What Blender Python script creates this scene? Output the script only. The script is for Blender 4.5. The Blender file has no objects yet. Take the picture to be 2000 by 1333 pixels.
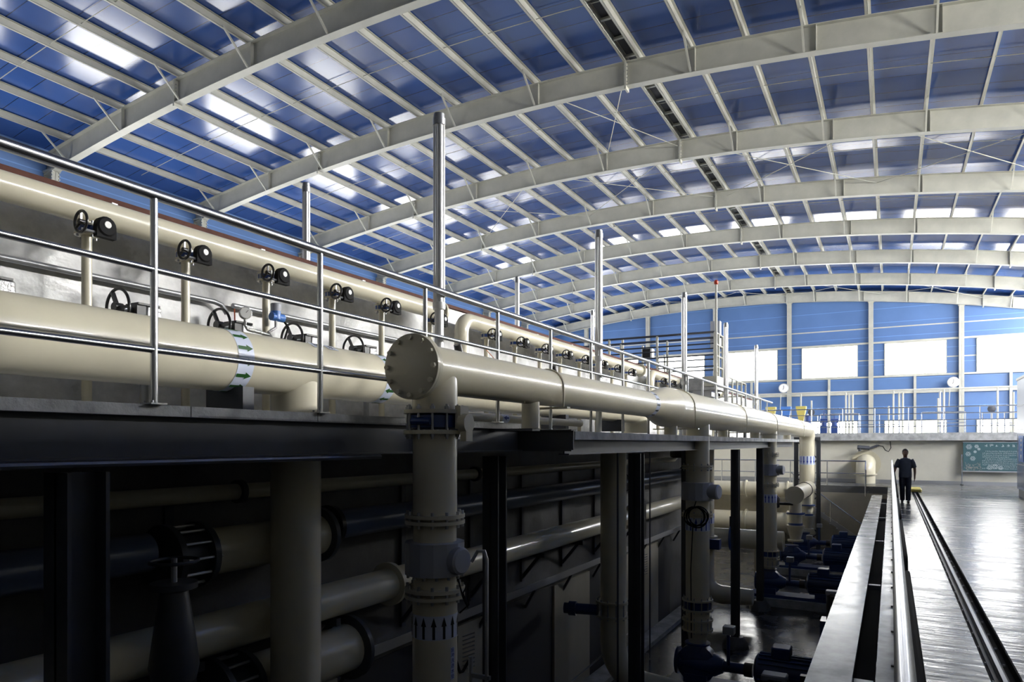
import bpy, bmesh, math, random
from mathutils import Vector, Matrix

# ------------------------------------------------------------------ camera, light, exposure
sc = bpy.context.scene
C = sc.collection
EYE = 1.90
cam = bpy.data.cameras.new('camera')
cam.sensor_width = 36.0
cam.lens = 24.3
cam.shift_y = 0.09975
cam.clip_start = 0.05
cam.clip_end = 300
camo = bpy.data.objects.new('camera', cam)
camo.location = (0, 0, EYE)
camo.rotation_euler = (math.radians(90), 0, math.radians(28.73))
C.objects.link(camo)
sc.camera = camo

w = bpy.data.worlds.new('sky')
sc.world = w
w.use_nodes = True
w.node_tree.nodes['Background'].inputs[0].default_value = (0.62, 0.78, 1.0, 1)
w.node_tree.nodes['Background'].inputs[1].default_value = 1.0
WIN_GABLE, WIN_LEFT, WIN_RIGHT = 17.0, 12.0, 200.0     # brightness of the frosted daylight windows
sc.view_settings.view_transform = 'Standard'
sc.view_settings.look = 'None'
sc.view_settings.exposure = -0.05
sc.view_settings.gamma = 1.0
sc.cycles.max_bounces = 8
sc.cycles.diffuse_bounces = 4
sc.cycles.glossy_bounces = 4
sc.cycles.sample_clamp_indirect = 6.0
sc.cycles.caustics_reflective = False
sc.cycles.caustics_refractive = False

R = random.Random(5)
PI = math.pi

# ------------------------------------------------------------------ materials
def mat(name, col, rough=0.5, metal=0.0, coat=0.0, spec=0.5, var=0.0, vscale=3.0, bump=0.0, bscale=20.0, stretch=(1, 1, 1), emit=None, estr=0.0, rvar=0.0):
    m = bpy.data.materials.new(name)
    m.use_nodes = True
    nt = m.node_tree
    b = nt.nodes['Principled BSDF']
    b.inputs['Base Color'].default_value = (*col, 1)
    b.inputs['Roughness'].default_value = rough
    b.inputs['Metallic'].default_value = metal
    b.inputs['Coat Weight'].default_value = coat
    b.inputs['Coat Roughness'].default_value = 0.08
    b.inputs['Specular IOR Level'].default_value = spec
    if emit:
        b.inputs['Emission Color'].default_value = (*emit, 1)
        b.inputs['Emission Strength'].default_value = estr
    if var or bump or rvar:
        tc = nt.nodes.new('ShaderNodeTexCoord')
        mp = nt.nodes.new('ShaderNodeMapping')
        mp.inputs['Scale'].default_value = stretch
        nt.links.new(tc.outputs['Object'], mp.inputs[0])
    if var or rvar:
        n = nt.nodes.new('ShaderNodeTexNoise')
        n.inputs['Scale'].default_value = vscale
        n.inputs['Detail'].default_value = 6
        n.inputs['Roughness'].default_value = 0.62
        nt.links.new(mp.outputs[0], n.inputs['Vector'])
    if var:
        mx = nt.nodes.new('ShaderNodeMix'); mx.data_type = 'RGBA'
        lo = tuple(max(0, c * (1 - var)) for c in col); hi = tuple(min(1, c * (1 + var * .7)) for c in col)
        mx.inputs[6].default_value = (*lo, 1); mx.inputs[7].default_value = (*hi, 1)
        cr = nt.nodes.new('ShaderNodeMapRange')
        cr.inputs[1].default_value = 0.35; cr.inputs[2].default_value = 0.68
        nt.links.new(n.outputs['Fac'], cr.inputs[0])
        nt.links.new(cr.outputs[0], mx.inputs[0])
        nt.links.new(mx.outputs[2], b.inputs['Base Color'])
    if rvar:
        mr = nt.nodes.new('ShaderNodeMapRange')
        mr.inputs[1].default_value = 0.3; mr.inputs[2].default_value = 0.7
        mr.inputs[3].default_value = max(0, rough - rvar); mr.inputs[4].default_value = rough + rvar
        nt.links.new(n.outputs['Fac'], mr.inputs[0])
        nt.links.new(mr.outputs[0], b.inputs['Roughness'])
    if bump:
        n2 = nt.nodes.new('ShaderNodeTexNoise')
        n2.inputs['Scale'].default_value = bscale
        n2.inputs['Detail'].default_value = 4
        nt.links.new(mp.outputs[0], n2.inputs['Vector'])
        bp = nt.nodes.new('ShaderNodeBump')
        bp.inputs['Strength'].default_value = bump
        bp.inputs['Distance'].default_value = 0.02
        nt.links.new(n2.outputs['Fac'], bp.inputs['Height'])
        nt.links.new(bp.outputs[0], b.inputs['Normal'])
    return m

def seam_mat(name, col, rough, axis, pitch, width, dark, bump=0.05, bscale=1.2, spec=0.5):
    """painted sheet metal with thin joints every `pitch` metres along one axis"""
    m = mat(name, col, rough, spec=spec)
    nt = m.node_tree
    b = nt.nodes['Principled BSDF']
    tc = nt.nodes.new('ShaderNodeTexCoord')
    sp = nt.nodes.new('ShaderNodeSeparateXYZ')
    nt.links.new(tc.outputs['Object'], sp.inputs[0])
    def M(op, a, v=None):
        n = nt.nodes.new('ShaderNodeMath'); n.operation = op
        nt.links.new(a, n.inputs[0])
        if v is not None: n.inputs[1].default_value = v
        return n.outputs[0]
    a = M('DIVIDE', sp.outputs[axis], pitch)
    a = M('FRACT', a)
    a = M('SUBTRACT', a, 0.5)
    a = M('ABSOLUTE', a)
    g = M('LESS_THAN', a, width / pitch)
    nz = nt.nodes.new('ShaderNodeTexNoise'); nz.inputs['Scale'].default_value = 0.7; nz.inputs['Detail'].default_value = 5
    nt.links.new(tc.outputs['Object'], nz.inputs['Vector'])
    mx0 = nt.nodes.new('ShaderNodeMix'); mx0.data_type = 'RGBA'
    mx0.inputs[6].default_value = (*[c * .82 for c in col], 1); mx0.inputs[7].default_value = (*[c * 1.15 for c in col], 1)
    nt.links.new(nz.outputs['Fac'], mx0.inputs[0])
    mx = nt.nodes.new('ShaderNodeMix'); mx.data_type = 'RGBA'
    nt.links.new(g, mx.inputs[0])
    nt.links.new(mx0.outputs[2], mx.inputs[6])
    mx.inputs[7].default_value = (*[c * dark for c in col], 1)
    nt.links.new(mx.outputs[2], b.inputs['Base Color'])
    n2 = nt.nodes.new('ShaderNodeTexNoise'); n2.inputs['Scale'].default_value = bscale; n2.inputs['Detail'].default_value = 1
    nt.links.new(tc.outputs['Object'], n2.inputs['Vector'])
    bp = nt.nodes.new('ShaderNodeBump'); bp.inputs['Strength'].default_value = bump; bp.inputs['Distance'].default_value = 0.05
    nt.links.new(n2.outputs['Fac'], bp.inputs['Height'])
    nt.links.new(bp.outputs[0], b.inputs['Normal'])
    return m

M_ROOF = seam_mat('blue_roof_sheet', (0.032, 0.085, 0.29), 0.16, 1, 1.0, 0.012, 0.25, 0.05, 0.6, spec=0.6)
M_BLUE = seam_mat('blue_wall_sheet', (0.088, 0.172, 0.37), 0.38, 2, 1.0, 0.02, 1.5, 0.03)
M_STEEL = mat('off_white_painted_steel', (0.45, 0.445, 0.39), 0.45, var=0.10, vscale=1.5)
M_CREAM = mat('cream_pipe_paint', (0.74, 0.69, 0.54), 0.30, coat=0.5, var=0.05, vscale=2.0, bump=0.03, bscale=3.0)
M_CREAMD = mat('cream_valve_paint', (0.64, 0.60, 0.47), 0.38, coat=0.3)
M_STAIN = mat('brushed_stainless', (0.62, 0.63, 0.66), 0.27, metal=1.0)
M_POLE = mat('satin_aluminium_tube', (0.82, 0.82, 0.82), 0.36, metal=0.45)
M_PITC = mat('shade_dark_concrete', (0.09, 0.09, 0.095), 0.45, var=0.3, vscale=1.7, bump=0.3, bscale=6)  # concrete coloured dark, the pit's shade is put into the surface
M_CONC = mat('concrete_slab', (0.42, 0.43, 0.44), 0.7, var=0.35, vscale=3.5, bump=0.4, bscale=25)
M_TANK = mat('mottled_waterproof_render', (0.86, 0.865, 0.87), 0.36, var=0.45, vscale=1.7, bump=0.55, bscale=5.0, stretch=(1, 1, 1.2), rvar=0.16)
M_TRIM = mat('brown_edge_tile', (0.11, 0.042, 0.03), 0.7, spec=0.2, var=0.2, vscale=8)
M_BEAM = mat('grey_painted_beam', (0.05, 0.056, 0.072), 0.42, var=0.15, vscale=3)
M_DARKIN = mat('dark_conduit', (0.14, 0.15, 0.18), 0.3, metal=0.6)
M_FLOOR = mat('wet_terrazzo_floor', (0.14, 0.145, 0.15), 0.23, spec=0.8, var=0.22, vscale=0.9, bump=0.5, bscale=2.6, stretch=(0.7, 2.6, 1), rvar=0.10)
M_PITFL = mat('wet_pit_floor', (0.05, 0.05, 0.053), 0.24, spec=0.5, var=0.3, vscale=1.4, bump=0.3, bscale=5, rvar=0.1)  # base colour lowered to put the pit's shade into the floor
M_PITW = mat('beige_pit_wall', (0.42, 0.39, 0.31), 0.6, var=0.12, vscale=1.2)
M_CREMW = mat('cream_plaster_wall', (0.66, 0.64, 0.56), 0.45, var=0.08, vscale=0.8, bump=0.05, bscale=3)
M_LEDGE = mat('pale_kerb_stone', (0.42, 0.425, 0.41), 0.22, spec=0.8, var=0.3, vscale=2.2, bump=0.06, bscale=5, rvar=0.08)
M_BLACK = mat('black_paint', (0.012, 0.012, 0.014), 0.35, coat=0.3)
M_RUBBER = mat('black_rubber', (0.012, 0.012, 0.013), 0.75, spec=0.2)
M_NAVY = mat('blue_valve_enamel', (0.02, 0.055, 0.22), 0.32, coat=0.4)
M_PUMP = mat('blue_pump_paint', (0.012, 0.04, 0.16), 0.4, coat=0.3)
M_BRIGHTB = mat('light_blue_instrument', (0.08, 0.22, 0.62), 0.35)
M_SILV = mat('cast_aluminium', (0.55, 0.55, 0.55), 0.38, metal=0.8, bump=0.5, bscale=60)
M_GALV = mat('galvanised_steel', (0.42, 0.43, 0.45), 0.4, metal=0.7)
M_WHITE = mat('white_dial', (0.85, 0.85, 0.83), 0.4)
M_MGREY = mat('pale_blue_grey_enamel', (0.42, 0.44, 0.50), 0.45)
M_BAND = mat('pale_band_tape', (0.72, 0.78, 0.95), 0.35)
M_GREEN = mat('green_arrow_film', (0.02, 0.10, 0.02), 0.45)
M_ABLUE = mat('blue_arrow_film', (0.02, 0.06, 0.38), 0.45)
M_ABLK = mat('black_arrow_film', (0.01, 0.012, 0.015), 0.45)
M_PIPEB = mat('blue_grey_pipe_paint', (0.10, 0.13, 0.22), 0.28, coat=0.5)
M_ORANGE = mat('orange_cable', (0.5, 0.10, 0.03), 0.5)
M_YEL = mat('pale_yellow_paint', (0.62, 0.52, 0.14), 0.5)
M_RED = mat('red_lamp_glass', (0.45, 0.05, 0.02), 0.3)
M_BOARD = mat('green_chalkboard', (0.035, 0.10, 0.12), 0.6, var=0.15, vscale=3)
M_CHALK = mat('chalk', (0.50, 0.56, 0.60), 0.9)
M_CHALKP = mat('coloured_chalk', (0.42, 0.36, 0.33), 0.9)
M_CABB = mat('glossy_blue_cabinet', (0.05, 0.13, 0.36), 0.22, coat=0.6)
M_CABW = mat('pale_cabinet_sheet', (0.62, 0.66, 0.72), 0.35)
M_SKIN = mat('skin', (0.16, 0.09, 0.065), 0.55)  # darkened so the backlit silhouette's shade sits in the colour
M_HAIR = mat('black_hair', (0.01, 0.009, 0.009), 0.5)
M_SHIRT = mat('slate_blue_shirt', (0.05, 0.065, 0.105), 0.8, var=0.15, vscale=8)
M_TROUS = mat('dark_navy_trousers', (0.022, 0.028, 0.05), 0.85)
M_SHOE = mat('black_shoe_leather', (0.012, 0.012, 0.013), 0.35)
M_DARKV = mat('dark_void_sheet', (0.02, 0.022, 0.03), 0.6)  # dark colour standing in for the shade inside open gaps
def win_mat(n, s):
    return mat(n, (0.8, 0.85, 0.9), 0.3, emit=(1.0, 0.985, 0.94), estr=s)
M_WG = win_mat('daylit_window_gable', WIN_GABLE)
M_WL = win_mat('daylit_window_left', WIN_LEFT)
M_WR = win_mat('daylit_window_right', WIN_RIGHT)

# ------------------------------------------------------------------ mesh builder
class MB:
    def __init__(self):
        self.v = []; self.f = []
    def add(self, vs, fs):
        k = len(self.v)
        self.v += [tuple(p) for p in vs]
        self.f += [tuple(i + k for i in f) for f in fs]
        return self
    def box(self, x0, x1, y0, y1, z0, z1):
        vs = [(x, y, z) for z in (z0, z1) for y in (y0, y1) for x in (x0, x1)]
        return self.add(vs, [(0, 2, 3, 1), (4, 5, 7, 6), (0, 1, 5, 4), (2, 6, 7, 3), (0, 4, 6, 2), (1, 3, 7, 5)])
    def hexa(self, pts):
        return self.add(pts, [(0, 2, 3, 1), (4, 5, 7, 6), (0, 1, 5, 4), (2, 6, 7, 3), (0, 4, 6, 2), (1, 3, 7, 5)])
    def beam(self, p0, p1, a, b, up=(0, 0, 1)):
        """rectangular bar between two points, a wide, b deep"""
        p0 = Vector(p0); p1 = Vector(p1); d = (p1 - p0).normalized()
        u = Vector(up)
        sx = d.cross(u)
        if sx.length < 1e-4: sx = d.cross(Vector((0, 1, 0)))
        sx.normalize(); sz = sx.cross(d).normalized()
        vs = []
        for p in (p0, p1):
            for e, g in ((-1, -1), (1, -1), (1, 1), (-1, 1)):
                vs.append(p + sx * a / 2 * e + sz * b / 2 * g)
        return self.add(vs, [(3, 2, 1, 0), (4, 5, 6, 7), (0, 1, 5, 4), (1, 2, 6, 5), (2, 3, 7, 6), (3, 0, 4, 7)])
    def lathe(self, p0, d, prof, n=20, closed=True):
        p0 = Vector(p0); d = Vector(d).normalized()
        a = d.orthogonal().normalized(); b = d.cross(a)
        vs = []; fs = []
        for t, r in prof:
            for k in range(n):
                g = 2 * PI * k / n
                vs.append(p0 + d * t + (a * math.cos(g) + b * math.sin(g)) * r)
        for i in range(len(prof) - 1):
            for k in range(n):
                k2 = (k + 1) % n
                fs.append((i * n + k, i * n + k2, (i + 1) * n + k2, (i + 1) * n + k))
        if closed:
            fs.append(tuple(reversed(range(n))))
            m = (len(prof) - 1) * n
            fs.append(tuple(m + k for k in range(n)))
        return self.add(vs, fs)
    def cyl(self, p0, p1, r, r2=None, n=16):
        p0 = Vector(p0); p1 = Vector(p1)
        return self.lathe(p0, p1 - p0, [(0, r), ((p1 - p0).length, r if r2 is None else r2)], n)
    def tube(self, path, r, n=10, closed=False):
        P = [Vector(p) for p in path]
        N = len(P); vs = []; fs = []
        prev = None
        for i, p in enumerate(P):
            if closed: d = (P[(i + 1) % N] - P[i - 1])
            elif i == 0: d = P[1] - P[0]
            elif i == N - 1: d = P[-1] - P[-2]
            else: d = (P[i + 1] - P[i]).normalized() + (P[i] - P[i - 1]).normalized()
            d.normalize()
            if prev is None: a = d.orthogonal().normalized()
            else:
                a = prev - d * prev.dot(d)
                a.normalize()
            prev = a
            b = d.cross(a)
            rr = r[i] if isinstance(r, (list, tuple)) else r
            for k in range(n):
                g = 2 * PI * k / n
                vs.append(p + (a * math.cos(g) + b * math.sin(g)) * rr)
        for i in range(N if closed else N - 1):
            j = (i + 1) % N
            for k in range(n):
                k2 = (k + 1) % n
                fs.append((i * n + k, i * n + k2, j * n + k2, j * n + k))
        if not closed:
            fs.append(tuple(reversed(range(n))))
            fs.append(tuple((N - 1) * n + k for k in range(n)))
        return self.add(vs, fs)
    def torus(self, c, nrm, R0, r, n=24, m=8):
        c = Vector(c); d = Vector(nrm).normalized(); a = d.orthogonal().normalized(); b = d.cross(a)
        return self.tube([c + (a * math.cos(2 * PI * k / n) + b * math.sin(2 * PI * k / n)) * R0 for k in range(n)], r, m, closed=True)
    def prism(self, pts, ext):
        """pts: polygon of 3D points, extruded by the vector ext"""
        n = len(pts); e = Vector(ext)
        vs = [Vector(p) for p in pts] + [Vector(p) + e for p in pts]
        fs = [tuple(range(n - 1, -1, -1)), tuple(range(n, 2 * n))]
        fs += [(k, (k + 1) % n, n + (k + 1) % n, n + k) for k in range(n)]
        return self.add(vs, fs)
    def build(self, name, m, parent=None, loc=None, sharp=38, bevel=0):
        me = bpy.data.meshes.new(name)
        me.from_pydata(self.v, [], self.f)
        bm = bmesh.new(); bm.from_mesh(me)
        bmesh.ops.recalc_face_normals(bm, faces=bm.faces)
        if bevel:
            bmesh.ops.bevel(bm, geom=[e for e in bm.edges if e.calc_face_angle(0) > 1.0], offset=bevel, segments=1, affect='EDGES', clamp_overlap=True)
        for e in bm.edges:
            e.smooth = e.calc_face_angle(3.0) < math.radians(sharp)
        for f in bm.faces: f.smooth = True
        bm.to_mesh(me); bm.free()
        me.materials.append(m)
        o = bpy.data.objects.new(name, me)
        C.objects.link(o)
        if parent is not None: o.parent = parent
        if loc is not None: o.location = loc
        return o

def thing(name, label, cat, loc=(0, 0, 0), group=None, rz=0):
    o = bpy.data.objects.new(name, None)
    o.empty_display_size = 0.1
    C.objects.link(o)
    o.location = loc
    o.rotation_euler = (0, 0, rz)
    return tag(o, label, cat, group)
def tag(o, label=None, cat=None, group=None, kind=None):
    if label: o['label'] = label
    if cat: o['category'] = cat
    if group: o['group'] = group
    if kind: o['kind'] = kind
    return o
def struct(name, mb, m, parent=None):
    o = mb.build(name, m, parent)
    if parent is None: o['kind'] = 'structure'
    return o
def copy_tree(o, parent=None):
    c = o.copy(); C.objects.link(c)
    if parent is not None: c.parent = parent
    for ch in list(o.children): copy_tree(ch, c)
    return c
def dup(o, loc, label=None, group=None):
    c = copy_tree(o)
    c.location = loc
    if label: c['label'] = label
    if group: c['group'] = group
    return c
def arc(c, a, b, r, t0, t1, n=8):
    c = Vector(c); a = Vector(a); b = Vector(b)
    return [c + (a * math.cos(t0 + (t1 - t0) * k / n) + b * math.sin(t0 + (t1 - t0) * k / n)) * r for k in range(n + 1)]
ORD = ['first', 'second', 'third', 'fourth', 'fifth', 'sixth', 'seventh', 'eighth', 'ninth', 'tenth', 'eleventh', 'twelfth', 'thirteenth', 'fourteenth', 'fifteenth', 'sixteenth', 'seventeenth', 'eighteenth', 'nineteenth', 'twentieth']

def flange(mb, p, d, r_in, r_out, t, nb=12, bolt=0.016, proj=0.02):
    """flange disc at p, thickness t along d"""
    mb.lathe(p, d, [(0, r_out), (t, r_out)], 32)
def bolts(pm, p, d, r, n, l0, l1, br=0.011, ph=0.0):
    """a ring of bolts, each one its own part of pm[0]"""
    parent, m = pm
    p = Vector(p); d = Vector(d).normalized(); a = d.orthogonal().normalized(); b = d.cross(a)
    first = None
    for k in range(n):
        g = 2 * PI * (k + .5) / n + ph
        q = p + (a * math.cos(g) + b * math.sin(g)) * r + d * l0
        if first is None:
            first = MB().lathe((0, 0, 0), d, [(0, br), (l1 - l0, br)], 6).build('bolt', m, parent)
            o = first
        else:
            o = first.copy(); C.objects.link(o)
        o.location = q

def arrow_band(parent, p, d, r, width, n, up_sign, m_arrow, side=None):
    """tape around a pipe with arrows pointing along d*up_sign"""
    p = Vector(p); d = Vector(d).normalized()
    b = MB().lathe(p - d * width / 2, d, [(0, r + .0015), (width, r + .0015)], 40, closed=False)
    bo = b.build('band_tape', M_BAND, parent)
    a = d.orthogonal().normalized(); q = d.cross(a)
    mb = MB()
    def P(t, s):
        g = s / r
        return p + d * t * up_sign + (a * math.cos(g) + q * math.sin(g)) * (r + .004)
    L = width * .46; pit = 2 * PI * r / n; hw = pit * .27; sw = pit * .13
    for k in range(n):
        s0 = pit * k
        vs = [P(-L, s0 - sw), P(-L, s0), P(-L, s0 + sw), P(L * .15, s0 + sw), P(L * .15, s0), P(L * .15, s0 - sw)]
        mb.add(vs, [(0, 1, 4, 5), (1, 2, 3, 4)])
        vs = [P(L * .15, s0 - hw), P(L * .15, s0), P(L * .15, s0 + hw), P(L, s0)]
        mb.add(vs, [(0, 1, 3), (1, 2, 3)])
        mb.build('arrow', m_arrow, bo)
        mb = MB()
    return bo

def text(parent, s, size, loc, rot, m, name='lettering'):
    cu = bpy.data.curves.new(name, 'FONT')
    cu.body = s; cu.size = size; cu.extrude = 0.0004; cu.align_x = 'CENTER'; cu.align_y = 'CENTER'; cu.space_line = .85
    o = bpy.data.objects.new(name, cu); C.objects.link(o)
    dg = bpy.context.evaluated_depsgraph_get()
    me = bpy.data.meshes.new_from_object(o.evaluated_get(dg))
    bpy.data.objects.remove(o)
    o = bpy.data.objects.new(name, me); C.objects.link(o)
    me.materials.clear(); me.materials.append(m)
    o.parent = parent; o.location = loc; o.rotation_euler = rot
    return o

# ------------------------------------------------------------------ room shell
XL, XR, YB, YF = -26.3, 12.6, 56.0, -7.0
PITZ = -2.60                       # floor of the sunken gallery
AP = -11.4
def roof_z(x):                     # underside of the rafters' bottom flange
    return EYE + 10.66 - 0.0053 * (x - AP) ** 2
RD = 0.72                          # rafter depth
PD = 0.20                          # purlin depth
xs = [XL + (XR - XL) * k / 48 for k in range(49)]

mb = MB()
top = [(x, roof_z(x) + RD + PD + .02) for x in xs]
vs = []; fs = []
for y in (YF, YB + .2):
    for (x, z) in top: vs.append((x, y, z))
    for (x, z) in top: vs.append((x, y, z + .1))
n = len(top)
for i in range(n - 1):
    fs += [(i, i + 1, 2 * n + i + 1, 2 * n + i), (n + i, 3 * n + i, 3 * n + i + 1, n + i + 1)]
mb.add(vs, fs)
struct('ceiling', mb, M_ROOF)

def wall_prof(name, y0, y1, m):
    mb = MB()
    for i in range(len(xs) - 1):
        a, b = xs[i], xs[i + 1]
        za, zb = roof_z(a) + RD + PD + .1, roof_z(b) + RD + PD + .1
        mb.hexa([(a, y0, -.2), (b, y0, -.2), (a, y1, -.2), (b, y1, -.2), (a, y0, za), (b, y0, zb), (a, y1, za), (b, y1, zb)])
    return struct(name, mb, m)
wall_prof('wall_back', YB, YB + .2, M_BLUE)
wall_prof('wall_front', YF - .2, YF, M_PITC)  # unseen behind the camera; coloured dark to cut light bounced into the pit
zl = roof_z(XL) + RD + PD + .1; zr = roof_z(XR) + RD + PD + .1
struct('wall_left', MB().box(XL - .2, XL, YF, YB, -.2, zl), M_BLUE)
struct('wall_right', MB().box(XR, XR + .2, YF, YB, -.2, zr), M_BLUE)

# hall floor with the sunken rail groove
mb = MB()
mb.box(-.11, .70, YF, YB, -.3, 0)
mb.box(.70, .925, YF, 31.0, -.3, -.09)
mb.box(.70, .925, 31.0, YB, -.3, 0)
mb.box(.925, XR, YF, YB, -.3, 0)
mb.box(-9.0, -.11, 34.0, YB, -.3, 0)
mb.box(-5.05, -.11, YF, -1.2, -.3, 0)  # unseen slab added behind the camera to block light into the pit
struct('floor', mb, M_FLOOR)
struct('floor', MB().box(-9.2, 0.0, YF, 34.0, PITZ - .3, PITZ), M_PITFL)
struct('floor', MB().box(XL, -5.35, YF, 30.0, 2.7, 2.9), M_CONC)       # the tanks behind the render wall
# walls of the pit and of the tanks
mb = MB()
mb.box(-5.35, -5.05, YF, 30.0, 2.0, 3.66)
mb.box(XL, -5.35, 29.7, 30.0, 2.0, 3.66)
struct('wall_tank', mb, M_TANK)
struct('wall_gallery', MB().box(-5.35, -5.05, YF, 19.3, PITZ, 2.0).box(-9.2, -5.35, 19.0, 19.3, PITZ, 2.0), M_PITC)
mb = MB()
mb.box(-.11, 0.0, YF, 34.0, PITZ, -.3)
mb.box(-9.2, -.11, 34.0, 34.2, PITZ, -.3)
mb.box(-9.2, -9.0, 19.3, 34.2, PITZ, -.0)
mb.box(-9.2, -.11, YF - .2, YF, PITZ, 0)
struct('wall_pit', mb, M_PITW)
struct('wall_dado', MB().box(-26, XR, 37.4, 37.6, 0, 2.02), M_CREMW)
struct('wall_dado', MB().box(-9.2, -9.0, 19.3, 37.4, 0, 2.9), M_CREMW)
struct('floor', MB().box(XL, XR, 36.9, YB, 2.02, 2.38), M_CONC)          # far mezzanine
struct('baseboard_back', MB().box(-9, XR, 37.37, 37.4, 0, .16), M_GALV)
# brown tiled edge on the tank wall
mb = MB()
mb.box(-5.40, -5.02, YF, 29.7, 3.66, 3.70)
struct('trim_1', mb, M_TRIM)
# girts across the gable
for i, z in enumerate((10.15, 7.85)):
    mb = MB().box(-24.5 if z < 11 else -19, 11.5 if z < 11 else -4, YB - .02, YB, z - .04, z + .04)
    struct('trim_%d' % (i + 2), mb, M_STEEL)
GC = [-23.2, -17.7, -12.2, -6.72, -1.25, 4.2, 9.7]
mb = MB().box(-24.8, 12.4, YB - .14, YB, 9.02, 9.14); struct('trim_7', mb, M_STEEL)
mb = MB().box(-24.8, 12.4, YB - .14, YB, 6.58, 6.70); struct('trim_8', mb, M_STEEL)
mb = MB().box(-24.8, 12.4, YB - .16, YB, 5.40, 5.56); struct('trim_9', mb, M_STEEL)

struct('wall_light_blocker', MB().box(3.95, 4.1, YF, 24.1, 0, 5.36), M_STEEL)   # unseen wall added to keep right window light off the pit
# windows
wn = 0
def window(x0, x1, y0, y1, z0, z1, m, axis, mull=0):
    """frosted daylight window set on a wall; axis = the wall's normal ('x' or 'y')"""
    global wn
    wn += 1
    o = struct('window_%d' % wn, MB().box(x0, x1, y0, y1, z0, z1), m)
    f = MB(); t = .06
    if axis == 'y':
        for a, b, c, d in ((x0 - t, x1 + t, z1, z1 + t), (x0 - t, x1 + t, z0 - t, z0), (x0 - t, x0, z0, z1), (x1, x1 + t, z0, z1)):
            f.box(a, b, y0 - .03, y1, c, d)
    else:
        xa, xb = (x0, x1 + .03) if x0 < 0 else (x0 - .03, x1)
        for a, b, c, d in ((y0 - t, y1 + t, z1, z1 + t), (y0 - t, y1 + t, z0 - t, z0), (y0 - t, y0, z0, z1), (y1, y1 + t, z0, z1)):
            f.box(xa, xb, a, b, c, d)
    f.build('window_frame', M_STEEL, o)
for i in range(len(GC) - 1):
    c = (GC[i] + GC[i + 1]) / 2
    window(c - 1.83, c + 1.83, YB - .06, YB, 6.76, 8.95, M_WG, 'y')
    window(c - 1.83, c + 1.83, YB - .06, YB, 2.55, 3.45, M_WG, 'y')
FR = [1.6, 7.6, 13.6, 19.6, 25.6, 31.6, 37.6, 43.6, 49.6, 55.55]
for i in range(len(FR) - 1):
    c = (FR[i] + FR[i + 1]) / 2
    window(XL, XL + .06, c - 1.9, c + 1.9, 6.76, 8.95, M_WL, 'x')
    if i > 0:
        window(XR - .06, XR, c - 1.9, c + 1.9, 8.6, 9.4, M_WR, 'x')
    window(XL, XL + .06, c - 1.9, c + 1.9, 3.2, 4.6, M_WL, 'x')

# ------------------------------------------------------------------ roof frames
JT = [-19.1, -6.87, 5.4]
PX = [-6.87 - 1.5 * k for k in range(0, 13)] + [-6.43 + 1.48 * k for k in range(0, 13)]
BR = [-6.87 - 3.0 * k for k in range(1, 7)] + [-4.95 + 2.96 * k for k in range(0, 6)]
HALL = 'arched roof rafters spanning the hall'
def rafter(y, label):
    t = thing('roof_rafter', label, 'roof beam', (0, y, 0), HALL)
    web = MB(); bf = MB(); tf = MB()
    XS = xs
    for i in range(len(XS) - 1):
        a, b = XS[i], XS[i + 1]; za, zb = roof_z(a), roof_z(b)
        web.hexa([(a, -.008, za + .02), (b, -.008, zb + .02), (a, .008, za + .02), (b, .008, zb + .02), (a, -.008, za + RD - .02), (b, -.008, zb + RD - .02), (a, .008, za + RD - .02), (b, .008, zb + RD - .02)])
        for mm, o in ((bf, 0), (tf, RD - .02)):
            mm.hexa([(a, -.13, za + o), (b, -.13, zb + o), (a, .13, za + o), (b, .13, zb + o), (a, -.13, za + o + .02), (b, -.13, zb + o + .02), (a, .13, za + o + .02), (b, .13, zb + o + .02)])
    web.build('web', M_STEEL, t); bf.build('bottom_flange', M_STEEL, t); tf.build('top_flange', M_STEEL, t)
    for j in JT:
        z = roof_z(j)
        ob = MB().box(j - .03, j + .03, -.14, .14, z - .10, z + RD).build('joint_plate', M_STEEL, t)
        bb = MB()
        for k in range(7):
            for s in (-.08, .08):
                bb.cyl((j - .06, s, z + .02 + k * .11), (j + .06, s, z + .02 + k * .11), .018, n=6)
        bb.build('bolts', M_GALV, ob)
    for x in BR[::2] + [-1.82]:
        z = roof_z(x)
        MB().box(x - .006 + .12, x + .006 + .12, -.12, .12, z + .02, z + RD - .02).build('stiffener', M_STEEL, t)
    for x in BR:
        z = roof_z(x)
        s = -1
        MB().beam((x, s * .12, z + .03), (x, s * .95, z + RD + .05), .05, .05).build('knee_brace', M_STEEL, t)
    # the stub and haunch at the left column head
    return t
rl = ['closest arched off-white rafter, mostly above the picture',
      'off-white arched rafter over the near end of the hall', 'arched rafter running off the top of the photo beside the upper left corner',
      'arched rafter passing right behind the top of the tallest near pole', 'arched rafter next beyond the one behind the nearest pole top',
      'arched rafter third from the tall pole, just past the first cross rods', 'arched rafter midway between the nearest pole and the far gable',
      'arched rafter third from the far gable', 'last free-standing arched rafter before the far gable', 'arched end rafter bearing on top of the gable columns']
for y, l in zip(FR, rl): rafter(y, l)

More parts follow.
